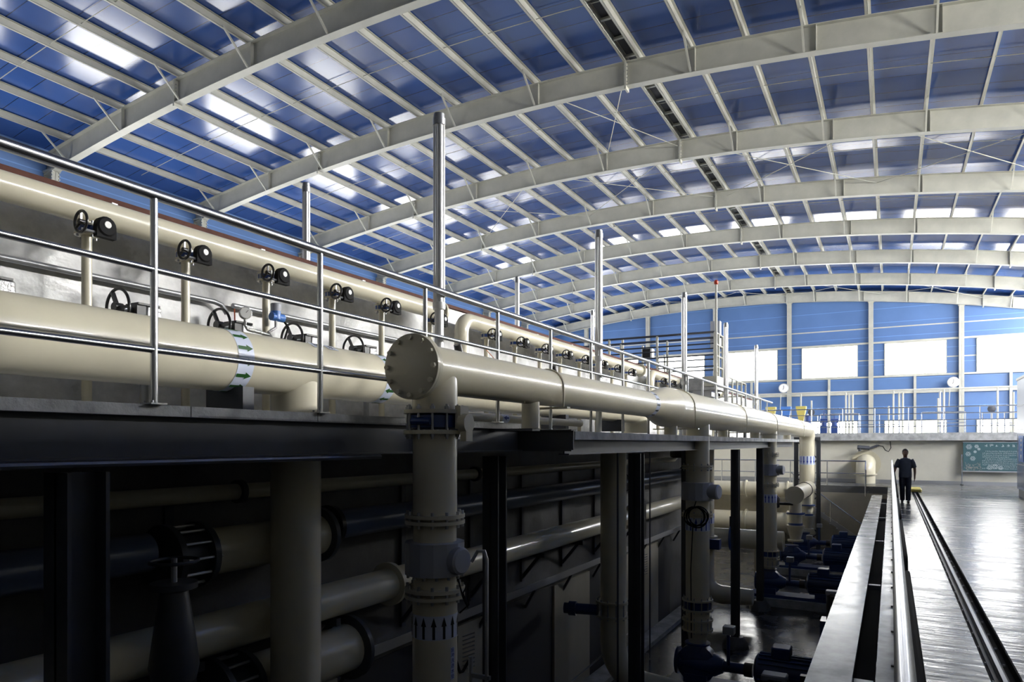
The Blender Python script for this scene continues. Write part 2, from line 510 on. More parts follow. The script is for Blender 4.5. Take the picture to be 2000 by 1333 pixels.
# wall columns at the left, gable columns
def i_col(mb, x, y, z0, z1, a=.26, b=.30, ax='y'):
    if ax == 'y':
        mb.box(x - a / 2, x + a / 2, y - b / 2, y - b / 2 + .02, z0, z1); mb.box(x - a / 2, x + a / 2, y + b / 2 - .02, y + b / 2, z0, z1)
        mb.box(x - .008, x + .008, y - b / 2, y + b / 2, z0, z1)
    else:
        mb.box(x - a / 2, x - a / 2 + .02, y - b / 2, y + b / 2, z0, z1); mb.box(x + a / 2 - .02, x + a / 2, y - b / 2, y + b / 2, z0, z1)
        mb.box(x - a / 2, x + a / 2, y - .008, y + .008, z0, z1)
for i, y in enumerate(FR[:-1]):
    o = thing('wall_column', 'off-white I-shaped steel column at the left wall under the %s rafter from the far gable' % ORD[9 - i], 'column', (XL + .28, y, 2.9), 'left wall columns')
    zt = roof_z(XL + .3) - 2.9 + .1
    mb = MB(); i_col(mb, 0, 0, 0, zt, .5, .26, 'x'); mb.build('shaft', M_STEEL, o)
    MB().box(-.27, .30, -.16, .16, zt - .06, zt).build('cap_plate', M_STEEL, o)
    b = MB()
    for k in range(6):
        b.cyl((.2, -.12, zt - .1 - k * .12), (.30, -.12, zt - .1 - k * .12), .025, n=6)
        b.cyl((.2, .12, zt - .1 - k * .12), (.30, .12, zt - .1 - k * .12), .025, n=6)
    b.build('bolts', M_GALV, o)
gl = ['near the left end of it', 'left of the raised footbridge', 'behind the red-topped mast', 'beside the left clock', 'above the walking person', 'beside the right clock', 'hidden by the right cabinet edge']
for x, g in zip(GC, gl):
    o = thing('gable_column', 'off-white column on the blue gable wall, ' + g, 'column', (x, YB - .22, 2.38), 'gable columns')
    zt = roof_z(x) - 2.38
    mb = MB(); i_col(mb, 0, 0, 0, zt, .30, .28); mb.build('shaft', M_STEEL, o)
    MB().box(-.2, .2, -.16, .16, zt - .04, zt).build('cap_plate', M_STEEL, o)
for i in range(len(GC) - 1):
    c = (GC[i] + GC[i + 1]) / 2
    o = MB().box(c - .08, c + .08, YB - .22, YB - .06, 2.38, 6.6).build('gable_post', M_STEEL)
    tag(o, 'short off-white post below the %s big gable window from the left' % ORD[i], 'post', 'short posts below gable windows')

# purlins
for k, x in enumerate(sorted(PX)):
    if x < XL + .3 or x > XR - .2: continue
    z = roof_z(x) + RD
    mb = MB()
    mb.box(x - .004, x + .004, YF, YB - .02, z, z + PD)
    mb.box(x - .07, x + .004, YF, YB - .02, z, z + .008)
    mb.box(x - .004, x + .07, YF, YB - .02, z + PD - .008, z + PD)
    mb.box(x - .07, x - .064, YF, YB - .02, z, z + .025)
    o = mb.build('roof_purlin', M_STEEL)
    tag(o, 'off-white Z-section purlin running lengthwise under the blue roof sheets', 'purlin', 'roof purlins')
# ridge vent slot between the twin purlins; dark sheet stands in for its shade
t = thing('ridge_vent', 'dark ladder-like vent slot between the twin purlins near the ridge', 'vent slot', (-6.65, 20, roof_z(-6.65) + RD + .1))
MB().box(-.17, .17, -26, 35.9, .07, .085).build('dark_backing', M_DARKV, t)
for k in range(62):
    MB().box(-.19, .19, -25.6 + k * 1.0, -25.52 + k * 1.0, -.02, .05).build('rung', M_STEEL, t)
# sag rods, cross rods
for i in range(len(FR) - 1):
    y = (FR[i] + FR[i + 1]) / 2
    path = [(x, y, roof_z(x) + RD + .07) for x in xs[1:-1]]
    o = MB().tube(path, .012, 5).build('sag_rod', M_STEEL)
    tag(o, 'thin sag rod tying the purlins together between two rafters', 'rod', 'sag rods')
for y0, y1, g in ((25.6, 31.6, 'the two middle rafters'), (49.6, 55.4, 'the last rafter and the gable'), (19.6, 25.6, 'rafters near the ridge')):
    spans = [(-19.0, -13.0), (-13, -6.9), (-6.4, -.5), (-.5, 5.4), (5.4, 11)] if y0 != 19.6 else [(-9.8, -6.9)]
    for a, b in spans:
        t = thing('cross_rod', 'pair of thin crossed bracing rods in the roof between ' + g, 'bracing rod', ((a + b) / 2, (y0 + y1) / 2, roof_z((a + b) / 2) + .5), 'roof cross rods ' + g)
        L = Vector(t.location)
        for (p, q) in (((a, y0), (b, y1)), ((b, y0), (a, y1))):
            MB().tube([Vector((p[0], p[1], roof_z(p[0]) + .5)) - L, Vector((q[0], q[1], roof_z(q[0]) + .5)) - L], .014, 5).build('rod', M_STEEL, t)

# ------------------------------------------------------------------ raised walkway (left)
ST = EYE + .20          # top of the near slabs
for k in range(10):
    y0 = -2.29 + k * .952
    if y0 > 6.3: break
    y1 = min(y0 + .945, 6.42)
    o = MB().box(-4.95, -3.35, y0, y1, ST - .058, ST).build('walkway_slab', M_CONC)
    tag(o, 'pale precast concrete slab in the near walkway deck under the big cream pipe', 'slab', 'near walkway slabs')
o = MB().box(-4.95, -2.8, 6.44, 25.9, EYE + .035, EYE + .12).build('walkway_deck', M_CONC)
tag(o, 'long stained concrete deck edge of the far walkway under the outer pipe', 'deck')
# long edge beam
t = thing('edge_beam', 'dark grey I-beam carrying the near walkway slabs', 'beam', (-3.42, 1.5, 1.83))
z0, z1 = -.0, .21
MB().box(-.008, .008, -6, 4.85, z0, z1).build('web', M_BEAM, t)
MB().box(-.07, .07, -6, 4.85, z0 - .012, z0).build('bottom_flange', M_BEAM, t)
MB().box(-.07, .07, -6, 4.85, z1, z1 + .012).build('top_flange', M_BEAM, t)
for y in (-.29, 3.1):
    MB().box(.0, .07, y - .006, y + .006, z0, z1).build('stiffener', M_BEAM, t)
MB().box(.008, .02, -.75, -.0, z0 + .01, z1 - .01).build('splice_plate', M_BEAM, t)
t = thing('edge_beam', 'dark channel beam under the far stained walkway deck', 'beam', (-3.0, 16, 1.83))
MB().box(-.008, .008, -9.4, 9.6, -.04, .10).build('web', M_BEAM, t)
MB().box(-.06, .06, -9.4, 9.6, -.052, -.04).build('bottom_flange', M_BEAM, t)
t = thing('cross_beam', 'dark short I-beam crosswise under the walkway right of the near riser', 'beam', (-3.3, 6.40, 1.83))
MB().box(-1.6, .5, -.008, .008, 0, .20).build('web', M_BEAM, t)
MB().box(-1.6, .5, -.06, .06, -.012, 0).build('bottom_flange', M_BEAM, t)
MB().box(-1.6, .5, -.06, .06, .195, .207).build('top_flange', M_BEAM, t)
o = MB().tube([(-3.30, -3.5, 1.80), (-3.30, 4.0, 1.80)], .017, 8).build('conduit', M_DARKIN)
tag(o, 'thin dark conduit running below the near walkway beam', 'conduit')
# columns under the walkway
cols = [(-3.45, 1.92, 'dark H-column at the far left, nearest the camera', .2), (-3.72, 6.40, 'dark H-column just right of the near riser pipe', .19),
        (-3.0, 8.95, 'dark H-column right of the near riser with light on its edge, under the deck start', .17),
        (-3.35, 12.9, 'dark H-column hidden behind the second riser pipe', .16),
        (-3.0, 15.7, 'dark H-column standing on a wide footing left of the pumps', .17),
        (-3.1, 19.6, 'dark H-column directly left of the third riser pipe', .17)]
for x, y, l, a in cols:
    t = thing('support_column', l, 'column', (x, y, PITZ), 'walkway columns')
    mb = MB(); i_col(mb, 0, 0, .25, 1.83 - PITZ - .07, a, a); mb.build('shaft', M_BEAM, t)
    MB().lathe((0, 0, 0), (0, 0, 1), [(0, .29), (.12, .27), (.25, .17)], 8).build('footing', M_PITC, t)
for y in (1.92, 8.95, 12.9, 15.7, 19.6, 24.0):
    o = MB().box(-5.04, -3.08 if y > 6 else -3.5, y - .05, y + .05, 1.80, 1.90).build('deck_joist', M_BEAM)
    tag(o, 'dark joist crossing under the walkway deck from edge beam to tank wall', 'joist', 'deck joists')

# railing on the walkway
t = thing('walkway_railing', 'stainless railing with three rails along the raised walkway', 'railing', (-3.35, 2.25, ST))
RZ = EYE + 1.289 - ST
def rail(name, z, r, y0, y1, par):
    MB().tube([(0, y0, z), (0, y1, z)], r, 14).build(name, M_STAIN, par)
rail('top_rail', RZ, .029, -6.5, 21.2, t)
rail('middle_rail', EYE + .90 - ST, .017, -6.5, 21.2, t)
rail('middle_rail', EYE + .483 - ST, .017, -6.5, 21.2, t)
for k in range(-1, 18):
    y = 1.19 * k
    zb = -.0 if y < 4.1 else -.08
    p = MB().tube([(0, y, zb), (0, y, RZ)], .019, 12)
    p.build('post', M_STAIN, t)
    b = MB().box(-.045, .045, y - .045, y + .045, zb, zb + .008)
    for sx in (-.03, .03):
        b.cyl((sx, y - .03, zb), (sx, y - .03, zb + .02), .008, n=6)
    b.build('base_plate', M_STAIN, t)

# tall poles
def pole(x, y, zb, zt, l, grp, sc_=1.0):
    t = thing('lamp_pole', l, 'pole', (x, y, zb), grp)
    H = zt - zb
    zc = H * .36
    MB().tube([(0, 0, 0), (0, 0, zc + .02)], .040 * sc_, 16).build('lower_tube', M_POLE, t)
    MB().lathe((0, 0, zc), (0, 0, 1), [(0, .052 * sc_), (.02, .056 * sc_), (.06, .056 * sc_), (.065, .05 * sc_)], 16).build('collar', M_POLE, t)
    mb = MB()
    # fluted upper sleeve
    pr = []
    for k in range(32):
        g = 2 * PI * k / 32
        r = (.052 if k % 4 in (0, 1) else .046) * sc_
        pr.append((r * math.cos(g), r * math.sin(g), zc + .06))
    mb.prism(pr, (0, 0, H - zc - .16))
    mb.build('upper_sleeve', M_POLE, t)
    MB().lathe((0, 0, H - .10), (0, 0, 1), [(0, .056 * sc_), (.06, .056 * sc_), (.065, .05 * sc_), (.10, .048 * sc_)], 16).build('cap', M_GALV, t)
    MB().box(-.07, .07, -.07, .07, 0, .012).build('base_plate', M_GALV, t)
    return t
pz = EYE + 2.84
for y, l in ((4.93, 'tallest-looking stainless pole standing behind the round blind flange'), (8.65, 'stainless pole second from the near one on the walkway rail'),
             (13.0, 'stainless pole in the middle of the walkway in front of the footbridge'), (16.75, 'stainless pole just right of the footbridge stair'),
             (20.96, 'farthest stainless pole near the end of the walkway railing')):
    pole(-3.42, y, ST - (.08 if y > 6.4 else 0), pz, l, 'tall poles on the walkway')
for y, l in ((5.54, 'slim pole behind the brown tank edge at upper left'), (10.4, 'slim pole behind the brown tank edge, right of the near tall pole'),
             (13.8, 'slim pole behind the tank edge beside the far footbridge rails'), (21.3, 'slim pole on the tanks behind the footbridge stair')):
    pole(-5.6, y, 2.9, pz, l, 'slim poles on the tanks', .8)

# ------------------------------------------------------------------ big pipe on the near walkway
P2Z = EYE + .61
t = thing('main_pipe', 'big glossy cream pipe lying behind the walkway railing at left', 'pipe', (-4.3, 4.14, P2Z))
MB().tube([(0, -7, 0), (0, 8.35, 0)] + arc((0, 8.35, -.3), (0, 0, 1), (0, 1, 0), .3, 0, PI / 2, 8)[1:] + [(0, 8.65, -.42)], .228, 40).build('pipe_run', M_CREAM, t)
MB().tube([(0, 0, -.1), (0, 0, PITZ - P2Z + .02)], .20, 36).build('down_branch', M_CREAM, t)
arrow_band(t, (0, -.69, 0), (0, 1, 0), .229, .14, 14, 1, M_GREEN)
arrow_band(t, (0, .97, 0), (0, 1, 0), .229, .14, 14, -1, M_GREEN)
g = math.radians(62)
for k, ch in enumerate('出水'):
    y = .12 + k * .17
    lb = MB().box(-.045, .045, -.055, .055, 0, .001).build('label', M_BAND, t)
    lb.location = (.2285 * math.cos(g) + .001, y, .2285 * math.sin(g) + .0005); lb.rotation_euler = (0, math.radians(28), 0)
    text(lb, ch, .075, (0, 0, .002), (0, 0, PI / 2), M_ABLK)
for y in (-2.6, -.15 - .5, 2.2, 5.0, 7.4):
    MB().box(-.2, .2, y - .05, y + .05, -.405, -.20).build('saddle', M_BEAM, t)
# smaller pipe under it with a blue arrow
t = thing('small_pipe', 'small cream pipe low behind the near riser with a blue arrow tape', 'pipe', (-3.75, 6.5, EYE + .27))
MB().tube([(0, -1.0, 0), (0, 2.3, 0)], .045, 16).build('pipe_run', M_CREAM, t)
bo = MB().lathe((0, .05, 0), (0, 1, 0), [(0, .0465), (.16, .0465)], 24, closed=False).build('arrow_tape', M_BAND, t)
mb = MB()
mb.prism([(.048, .13, .03), (.048, .13, -.02), (.048, .07, .008)], (.003, 0, 0))
mb.prism([(.048, .18, .015), (.048, .13, .015), (.048, .13, -.003), (.048, .18, -.003)], (.003, 0, 0))
mb.build('arrow', M_ABLUE, bo)

# ------------------------------------------------------------------ outer pipe
P1X, P1Z = -3.0, EYE + .547
t = thing('outer_pipe', 'glossy cream pipe with a round blind end outside the walkway railing', 'pipe', (P1X, 4.0, P1Z))
Y0 = 4.0
MB().tube([(0, .03, 0), (0, 5.5, 0)], .178, 40).build('thin_section', M_CREAM, t)
MB().lathe((0, 5.5, 0), (0, 1, 0), [(0, .178), (.1, .185), (.75, .30), (.9, .302), (.92, .30)], 40).build('reducer', M_CREAM, t)
MB().tube([(0, 6.4, 0), (0, 26.1, 0)] + arc((0, 26.1, -.5), (0, 0, 1), (0, 1, 0), .5, 0, PI / 2, 8)[1:] + [(0, 26.6, -1.2), (0, 26.6, PITZ - P1Z + .8)], .300, 40).build('wide_section', M_CREAM, t)
bf = MB().lathe((0, -.03, 0), (0, 1, 0), [(0, .225), (.004, .236), (.030, .236)], 48).build('blind_flange', M_CREAMD, t)
MB().lathe((0, .004, 0), (0, 1, 0), [(0, .235), (.03, .235)], 48).build('flange_ring', M_CREAMD, t)
bolts((bf, M_CREAMD), (0, 0, 0), (0, 1, 0), .205, 12, -.052, .055, .019)
MB().tube([(0, .27, 0), (0, .27, -.335)], .170, 36).build('branch', M_CREAM, t)
arrow_band(t, (0, 5.38, 0), (0, 1, 0), .179, .16, 14, 1, M_ABLK)
arrow_band(t, (0, 26.6, -1.25), (0, 0, 1), .301, .35, 14, -1, M_ABLUE)
for y, r in ((2.19, .18), (6.9, .302), (11.35, .302), (15.9, .302), (22.5, .302)):
    c = MB().tube([Vector((0, y, 0)) + v for v in [Vector((r * 1.02, 0, -r - .02))] + arc((0, 0, 0), (1, 0, 0), (0, 0, 1), r + .006, 0, PI, 16) + [Vector((-r * 1.02, 0, -r - .02))]], .009, 6)
    c.build('hoop_clamp', M_CREAMD, t)
    MB().box(-r - .06, r + .06, y - .04, y + .04, -r - .03, -r - .012).build('clamp_plate', M_CREAMD, t)
for y, r, pr in ((1.84, .178, .085), (6.6, .3, .10), (8.3, .3, .16), (10.4, .3, .1), (14.2, .3, .12), (17.2, .3, .12), (20.3, .3, .12)):
    zb = EYE + .14 - P1Z if y < 3 else EYE + .121 - P1Z
    MB().lathe((0, y, zb), (0, 0, 1), [(0, pr * 1.5 if pr > .12 else pr), (.02, pr * 1.5 if pr > .12 else pr), (.021, pr), (-zb - r * .6, pr)], 24).build('support_stub', M_CREAM, t)
MB().box(-.42, .06, 1.76, 1.92, EYE + .115 - P1Z, EYE + .138 - P1Z).build('bracket', M_BEAM, t)

# riser assembly below a tee: valve, pipe, flow meter
def riser_stack(x, y, z_top, label_v, label_p, label_m, s=1.0, near=True, m_v=M_NAVY):
    """heights are given below z_top; s scales the bore"""
    r = .168 * s; rf = .232 * s
    # butterfly valve between flanges
    v = thing('butterfly_valve', label_v, 'valve', (x, y, z_top - .17))
    MB().lathe((0, 0, .02), (0, 0, 1), [(0, r * 1.02), (.012, r * 1.16), (.10, r * 1.16), (.115, r * 1.02)], 36).build('valve_body', m_v, v)
    f1 = MB(); f1.lathe((0, 0, -.018), (0, 0, 1), [(0, rf), (.028, rf)], 36); f1.build('lower_flange', M_CREAMD, v)
    f2 = MB(); f2.lathe((0, 0, .134), (0, 0, 1), [(0, rf), (.028, rf)], 36); f2.build('upper_flange', M_CREAMD, v)
    bolts((v, M_GALV), (0, 0, 0), (0, 0, 1), rf * .88, 12, -.055, .20, .010); bolts((v, M_GALV), (0, 0, 0), (0, 0, 1), rf * .88, 12, .162, .185, .018); bolts((v, M_GALV), (0, 0, 0), (0, 0, 1), rf * .88, 12, -.038, -.018, .018)
    MB().tube([(.10 * s, -.20 * s, .075), (-.04, -.235 * s, .075)], .028, 12).build('stem', M_NAVY, v)
    gb = MB(); gb.box(rf * .92, rf * 1.12, -.05, .06, .02, .19); gb.lathe((rf * 1.05, 0, .06), (1, 0, 0), [(0, .075), (.06, .07)], 20); gb.box(rf + .02, rf + .07, -.04, .05, -.07, .06)
    gb.build('gearbox', M_CREAMD, v)
    return v

RX, RY = -3.0, 4.27
riser_stack(RX, RY, EYE + .254, 'blue wafer valve clamped between flanges under the blind-ended pipe', '', '')
t = thing('riser_pipe', 'cream upright pipe below the blue wafer valve with black up arrows', 'pipe', (RX, RY, PITZ))
zt = EYE + .07 - PITZ
def D(zrel): return EYE + zrel - PITZ
MB().tube([(0, 0, D(-.53)), (0, 0, zt)], .166, 36).build('upper_pipe', M_CREAM, t)
fl = MB()
for za in (-.555, -.600):
    fl.lathe((0, 0, D(za)), (0, 0, 1), [(0, .225), (.026, .225)], 36)
fl.build('flange_pair', M_CREAMD, t)
bolts((t, M_GALV), (0, 0, D(-.57)), (0, 0, 1), .205, 12, -.055, .065, .012)
MB().tube([(0, 0, D(-1.08)), (0, 0, D(-.56))], .162, 36).build('meter_neck', M_CREAM, t)
fl = MB()
for za in (-1.10, -1.15):
    fl.lathe((0, 0, D(za)), (0, 0, 1), [(0, .225), (.026, .225)], 36)
fl.build('flange_pair', M_CREAMD, t)
bolts((t, M_GALV), (0, 0, D(-1.11)), (0, 0, 1), .205, 12, -.065, .065, .012)
MB().tube([(0, 0, .0), (0, 0, D(-1.12))], .168, 36).build('lower_pipe', M_CREAM, t)
arrow_band(t, (0, 0, D(-1.35)), (0, 0, 1), .1685, .175, 14, 1, M_ABLK)
# vertical label on the side
a_ = math.radians(-6)
lx, ly = .1695 * math.cos(a_), .1695 * math.sin(a_)
lb = MB().box(-.020, .020, -.002, 0, 0, .235).build('label', M_BAND, t)
lb.location = (lx, ly, D(-1.74)); lb.rotation_euler = (0, 0, a_ + PI / 2)
for k, ch in enumerate('反冲洗进水管'):
    text(lb, ch, .036, (0, -.0028, .215 - k * .039), (PI / 2, 0, 0), M_ABLUE)
m = thing('flow_meter', 'pale blue-grey drum flow meter on the near riser pipe', 'flow meter', (RX, RY, EYE - .98))
MB().lathe((0, 0, 0), (0, 0, 1), [(0, .17), (.005, .225), (.245, .225), (.25, .17)], 14).build('housing', M_MGREY, m, sharp=10)
MB().lathe((.16, -.02, .12), (1, -.15, 0), [(0, .10), (.10, .10), (.115, .085)], 24).build('side_boss', M_MGREY, m)
b = MB()
for k in range(14):
    g = 2 * PI * k / 14
    b.cyl((.205 * math.cos(g), .205 * math.sin(g), -.018), (.205 * math.cos(g), .205 * math.sin(g), .0), .012, n=6)
b.build('screws', M_GALV, m)
# cable conduit beside the riser
t = thing('cable_conduit', 'thin grey conduit hooking up to the flow meter beside the near riser', 'conduit', (RX + .36, RY + .12, PITZ))
MB().tube([(-.08, -.05, D(-.88)), (-.04, -.03, D(-.80)), (0, 0, D(-.80)), (0.02, 0, D(-.86)), (.02, 0, 0)], .014, 8).build('tube', M_GALV, t)
MB().tube([(-.12, 0, D(-1.6)), (-.12, 0, .0)], .018, 8).build('tube', M_GALV, t)
MB().box(-.14, .05, -.012, .012, D(-1.75), D(-1.72)).build('clip', M_GALV, t)
t = MB().tube([(RX + .2, RY, EYE - .98), (RX + .26, RY - .02, EYE - 1.12), (RX + .29, RY, EYE - 1.2), (RX + .25, RY, EYE - 1.1), (RX + .29, RY + .02, EYE - 1.0), (RX + .3, RY, EYE - 1.18), (RX + .22, RY, EYE - 1.25)], .006, 6).build('signal_cable', M_RUBBER)
tag(t, 'loose black cable loop hanging from the near flow meter', 'cable')

# later risers with pumps
def riser(x, y, r, zt, lab, meter, band_z, cuff_z, metlab=None):
    t = thing('riser_pipe', lab, 'pipe', (x, y, PITZ))
    H = zt - PITZ
    MB().tube([(0, 0, 1.35), (0, 0, H)], r, 32).build('pipe', M_CREAM, t)
    MB().lathe((0, 0, .95), (0, 0, 1), [(0, r * .72), (.02, r * .72), (.40, r)], 32).build('reducer', M_CREAM, t)
    if meter:
        for mz in (meter + .42, meter - .42):
            q = MB()
            q.lathe((0, 0, mz - .03 - PITZ), (0, 0, 1), [(0, r * 1.3), (.028, r * 1.3)], 32); q.lathe((0, 0, mz + .012 - PITZ), (0, 0, 1), [(0, r * 1.3), (.028, r * 1.3)], 32)
            fo = q.build('flange_pair', M_CREAMD, t)
            bolts((fo, M_GALV), (0, 0, mz - PITZ), (0, 0, 1), r * 1.18, 12, -.06, .07, .014)
        m = thing('flow_meter', metlab, 'flow meter', (x, y, meter - .16))
        MB().lathe((0, 0, 0), (0, 0, 1), [(0, r), (.005, r * 1.35), (.315, r * 1.35), (.32, r)], 14).build('housing', M_MGREY, m, sharp=10)
        MB().lathe((r * .9, -.05, .16), (1, -.2, 0), [(0, .13), (.20, .13), (.22, .11)], 24).build('side_boss', M_MGREY, m)
    arrow_band(t, (0, 0, band_z - PITZ), (0, 0, 1), r + .001, .24, 14, 1, M_ABLUE)
    for k, cz in enumerate(cuff_z):
        q = MB()
        q.lathe((0, 0, cz - PITZ), (0, 0, 1), [(0, r * 1.3), (.03, r * 1.3)], 32)
        q.lathe((0, 0, cz - PITZ + .17), (0, 0, 1), [(0, r * 1.3), (.03, r * 1.3)], 32)
        fo = q.build('flange_pair', M_CREAMD, t)
        bolts((fo, M_GALV), (0, 0, cz - PITZ), (0, 0, 1), r * 1.18, 12, -.03, .24, .012)
        MB().lathe((0, 0, cz - PITZ + .03), (0, 0, 1), [(0, r * 1.12), (.14, r * 1.12)], 32).build('valve_ring', M_NAVY if k == 0 else M_CREAMD, t)
    return t
riser(P1X, 12.3, .205, P1Z - .2, 'cream riser pipe with a coiled black cable hanging on it', EYE - .85, EYE - 1.42, [EYE - 2.95, EYE - 3.3], 'pale drum flow meter on the riser with the coiled cable')
riser(P1X, 20.5, .205, P1Z - .2, 'slim cream riser pipe rising from the middle blue pump', EYE - .75, EYE - 1.55, [EYE - 3.3 + .1, EYE - 3.5 + .05], 'small pale flow meter on the riser above the middle pump')
t = MB()
for k, (R0, dz) in enumerate(((.17, 0), (.16, .01), (.175, -.01), (.165, .02))):
    t.torus((P1X + .03 * k - .0, 12.3 - .24 - .02 * k, EYE - 1.28 + dz), (.15, -1, 0), R0, .012, 24, 6)
t.tube([(P1X, 12.05, EYE - 1.13), (P1X + .05, 12.06, EYE - .95), (P1X + .12, 12.1, EYE - .88)], .01, 6)
t.tube([(P1X - .02, 12.05, EYE - 1.45), (P1X - .06, 12.07, EYE - 2.2), (P1X - .05, 12.07, EYE - 3.4)], .01, 6)
o = t.build('cable_coil', M_RUBBER); tag(o, 'coil of black cable hung on the second riser pipe', 'cable')

# dark risers coming down from the walkway pipes
t = thing('down_pipe', 'shaded cream down pipe between the second riser and the column beside it', 'pipe', (-4.25, 18.2, PITZ))
MB().tube([(0, 0, 1.05), (0, 0, 4.55)], .235, 32).build('pipe', M_CREAM, t)
MB().tube([(0, 0, 1.06)] + arc((.45, 0, 1.05), (-1, 0, 0), (0, 0, -1), .45, 0, PI / 2, 8) + [(1.2, 0, .60)], [.235] * 10 + [.2], 32).build('elbow', M_CREAM, t)
fl = MB(); fl.lathe((0, 0, 1.75), (0, 0, 1), [(0, .32), (.04, .32)], 32); fl.lathe((0, 0, 2.05), (0, 0, 1), [(0, .32), (.04, .32)], 32); fl.build('flange_pair', M_CREAMD, t)
MB().lathe((0, 0, 1.79), (0, 0, 1), [(0, .27), (.26, .27)], 32).build('valve_ring', M_PUMP, t)
MB().box(.18, .45, -.38, -.15, 1.8, 2.05).build('gearbox', M_PUMP, t)
arrow_band(t, (0, 0, 2.55), (0, 0, 1), .236, .26, 14, 1, M_ABLUE)
MB().box(-.1, .1, -.1, .1, 0, .62).build('stand', M_CREAM, t)
t = thing('down_pipe', 'shaded cream down pipe curving into the nearest pump behind the second deck column', 'pipe', (-4.05, 10.9, PITZ))
MB().tube([(0, 0, 1.15), (0, 0, 4.5)], .215, 32).build('pipe', M_CREAM, t)
MB().tube(arc((.62, 0, 1.17), (-1, 0, 0), (0, 0, -1), .62, 0, PI / 2, 10) + [(1.3, 0, .53)], [.215] * 11 + [.17], 32).build('elbow', M_CREAM, t)
fl = MB(); fl.lathe((0, 0, 1.62), (0, 0, 1), [(0, .29), (.035, .29)], 32); fl.lathe((0, 0, 1.85), (0, 0, 1), [(0, .29), (.035, .29)], 32); fl.build('flange_pair', M_CREAMD, t)
bolts((t, M_GALV), (0, 0, 1.62), (0, 0, 1), .26, 12, -.03, .30, .013)
gb = MB().tube([(-.2, -.2, 1.74), (-.75, -.32, 1.74)], .09, 16); gb.lathe((-.55, -.28, 1.74), (-1, -.2, 0), [(0, .12), (.12, .12)], 16); gb.build('actuator', M_PUMP, t)

# ------------------------------------------------------------------ pipe under the tank edge with small valves
P3X, P3Z = -4.75, EYE + 1.57
def header(y0, y1, lab, elbow=False, fl_end=True):
    t = thing('header_pipe', lab, 'pipe', (P3X, y0, P3Z), 'header pipes along the tank wall')
    path = [(0, 0, 0), (0, y1 - y0, 0)]
    if elbow:
        path = [(0, -.16, -.95), (0, -.16, -.2)] + arc((0, .02, -.18), (0, -1, 0), (0, 0, 1), .18, 0, PI / 2, 8) + [(0, y1 - y0, 0)]
    MB().tube(path, .092, 28).build('pipe_run', M_CREAM, t)
    f = MB().lathe((0, y1 - y0, 0), (0, 1, 0), [(0, .135), (.035, .135)], 28).build('end_flange', M_CREAMD, t)
    bolts((f, M_GALV), (0, y1 - y0, 0), (0, 1, 0), .115, 8, -.02, .05, .01)
    for k in range(int((y1 - y0) / 1.3)):
        y = .7 + k * 1.3
        MB().box(-.29, .0, y - .02, y + .02, .085, .105).build('wall_bracket', M_GALV, t)
    if elbow:
        f = MB().lathe((0, -.16, -.62), (0, 0, 1), [(0, .13), (.03, .13)], 24).build('lower_flange', M_NAVY, t)
    return t
header(-3.0, 6.83, 'near cream header pipe high on the wall, ending in a flange behind the tall pole')
header(7.5, 14.4, 'middle cream header pipe starting with an elbow right of the tall pole', True)
header(15.3, 22.3, 'far cream header pipe under the footbridge', True)

def make_valve(lab):
    t = thing('header_valve', lab, 'valve', (P3X, 0, P3Z - .135), 'small butterfly valves under the header pipes')
    MB().lathe((0, 0, -.02), (0, 0, 1), [(0, .066), (.04, .066)], 24).build('valve_body', M_NAVY, t)
    f = MB(); f.lathe((0, 0, .022), (0, 0, 1), [(0, .075), (.016, .075)], 20); f.lathe((0, 0, -.038), (0, 0, 1), [(0, .075), (.016, .075)], 20)
    f.lathe((0, 0, .03), (0, 0, 1), [(0, .04), (.05, .04)], 16)
    f.build('flange_pair', M_CREAMD, t)
    bolts((t, M_GALV), (0, 0, 0), (0, 0, 1), .062, 4, -.055, .055, .008)
    MB().tube([(.05, 0, 0), (.17, 0, 0)], .02, 10).build('stem', M_NAVY, t)
    g = MB().lathe((.15, .02, 0), (1, 0, 0), [(0, .066), (.045, .066), (.055, .055)], 16); g.box(.15, .195, -.045, .085, -.075, -.01)
    g = g.build('gearbox', M_RUBBER, t)
    MB().lathe((.203, .02, .01), (1, 0, 0), [(0, .024), (.008, .022)], 20).build('indicator_dial', M_WHITE, g)
    MB().tube([(.172, .0, -.05), (.172, -.13, -.05)], .009, 8).build('shaft', M_GALV, t)
    hw = MB().torus((.172, -.135, -.05 + .045), (0, 1, 0), .068, .0095, 24, 8)
    for k in range(3):
        g_ = PI / 2 + k * 2 * PI / 3
        hw.beam((.172, -.135, -.005), (.172 + .066 * math.cos(g_), -.135, -.005 + .066 * math.sin(g_)), .010, .014, up=(0, 1, 0))
    hw.cyl((.172, -.15, -.005), (.172, -.11, -.005), .016, n=12)
    hw.build('handwheel', M_BLACK, t)
    return t
vy = [2.706, 3.45, 4.23, 5.04, 5.78, 6.66, 7.95, 8.75, 9.55, 10.3, 11.1, 11.9, 12.7, 13.5, 15.75, 16.55, 17.4, 18.3, 19.3, 20.4, 21.4]
where = ['under the near header pipe', 'under the middle header pipe', 'under the far header pipe']
vproto = make_valve('x')
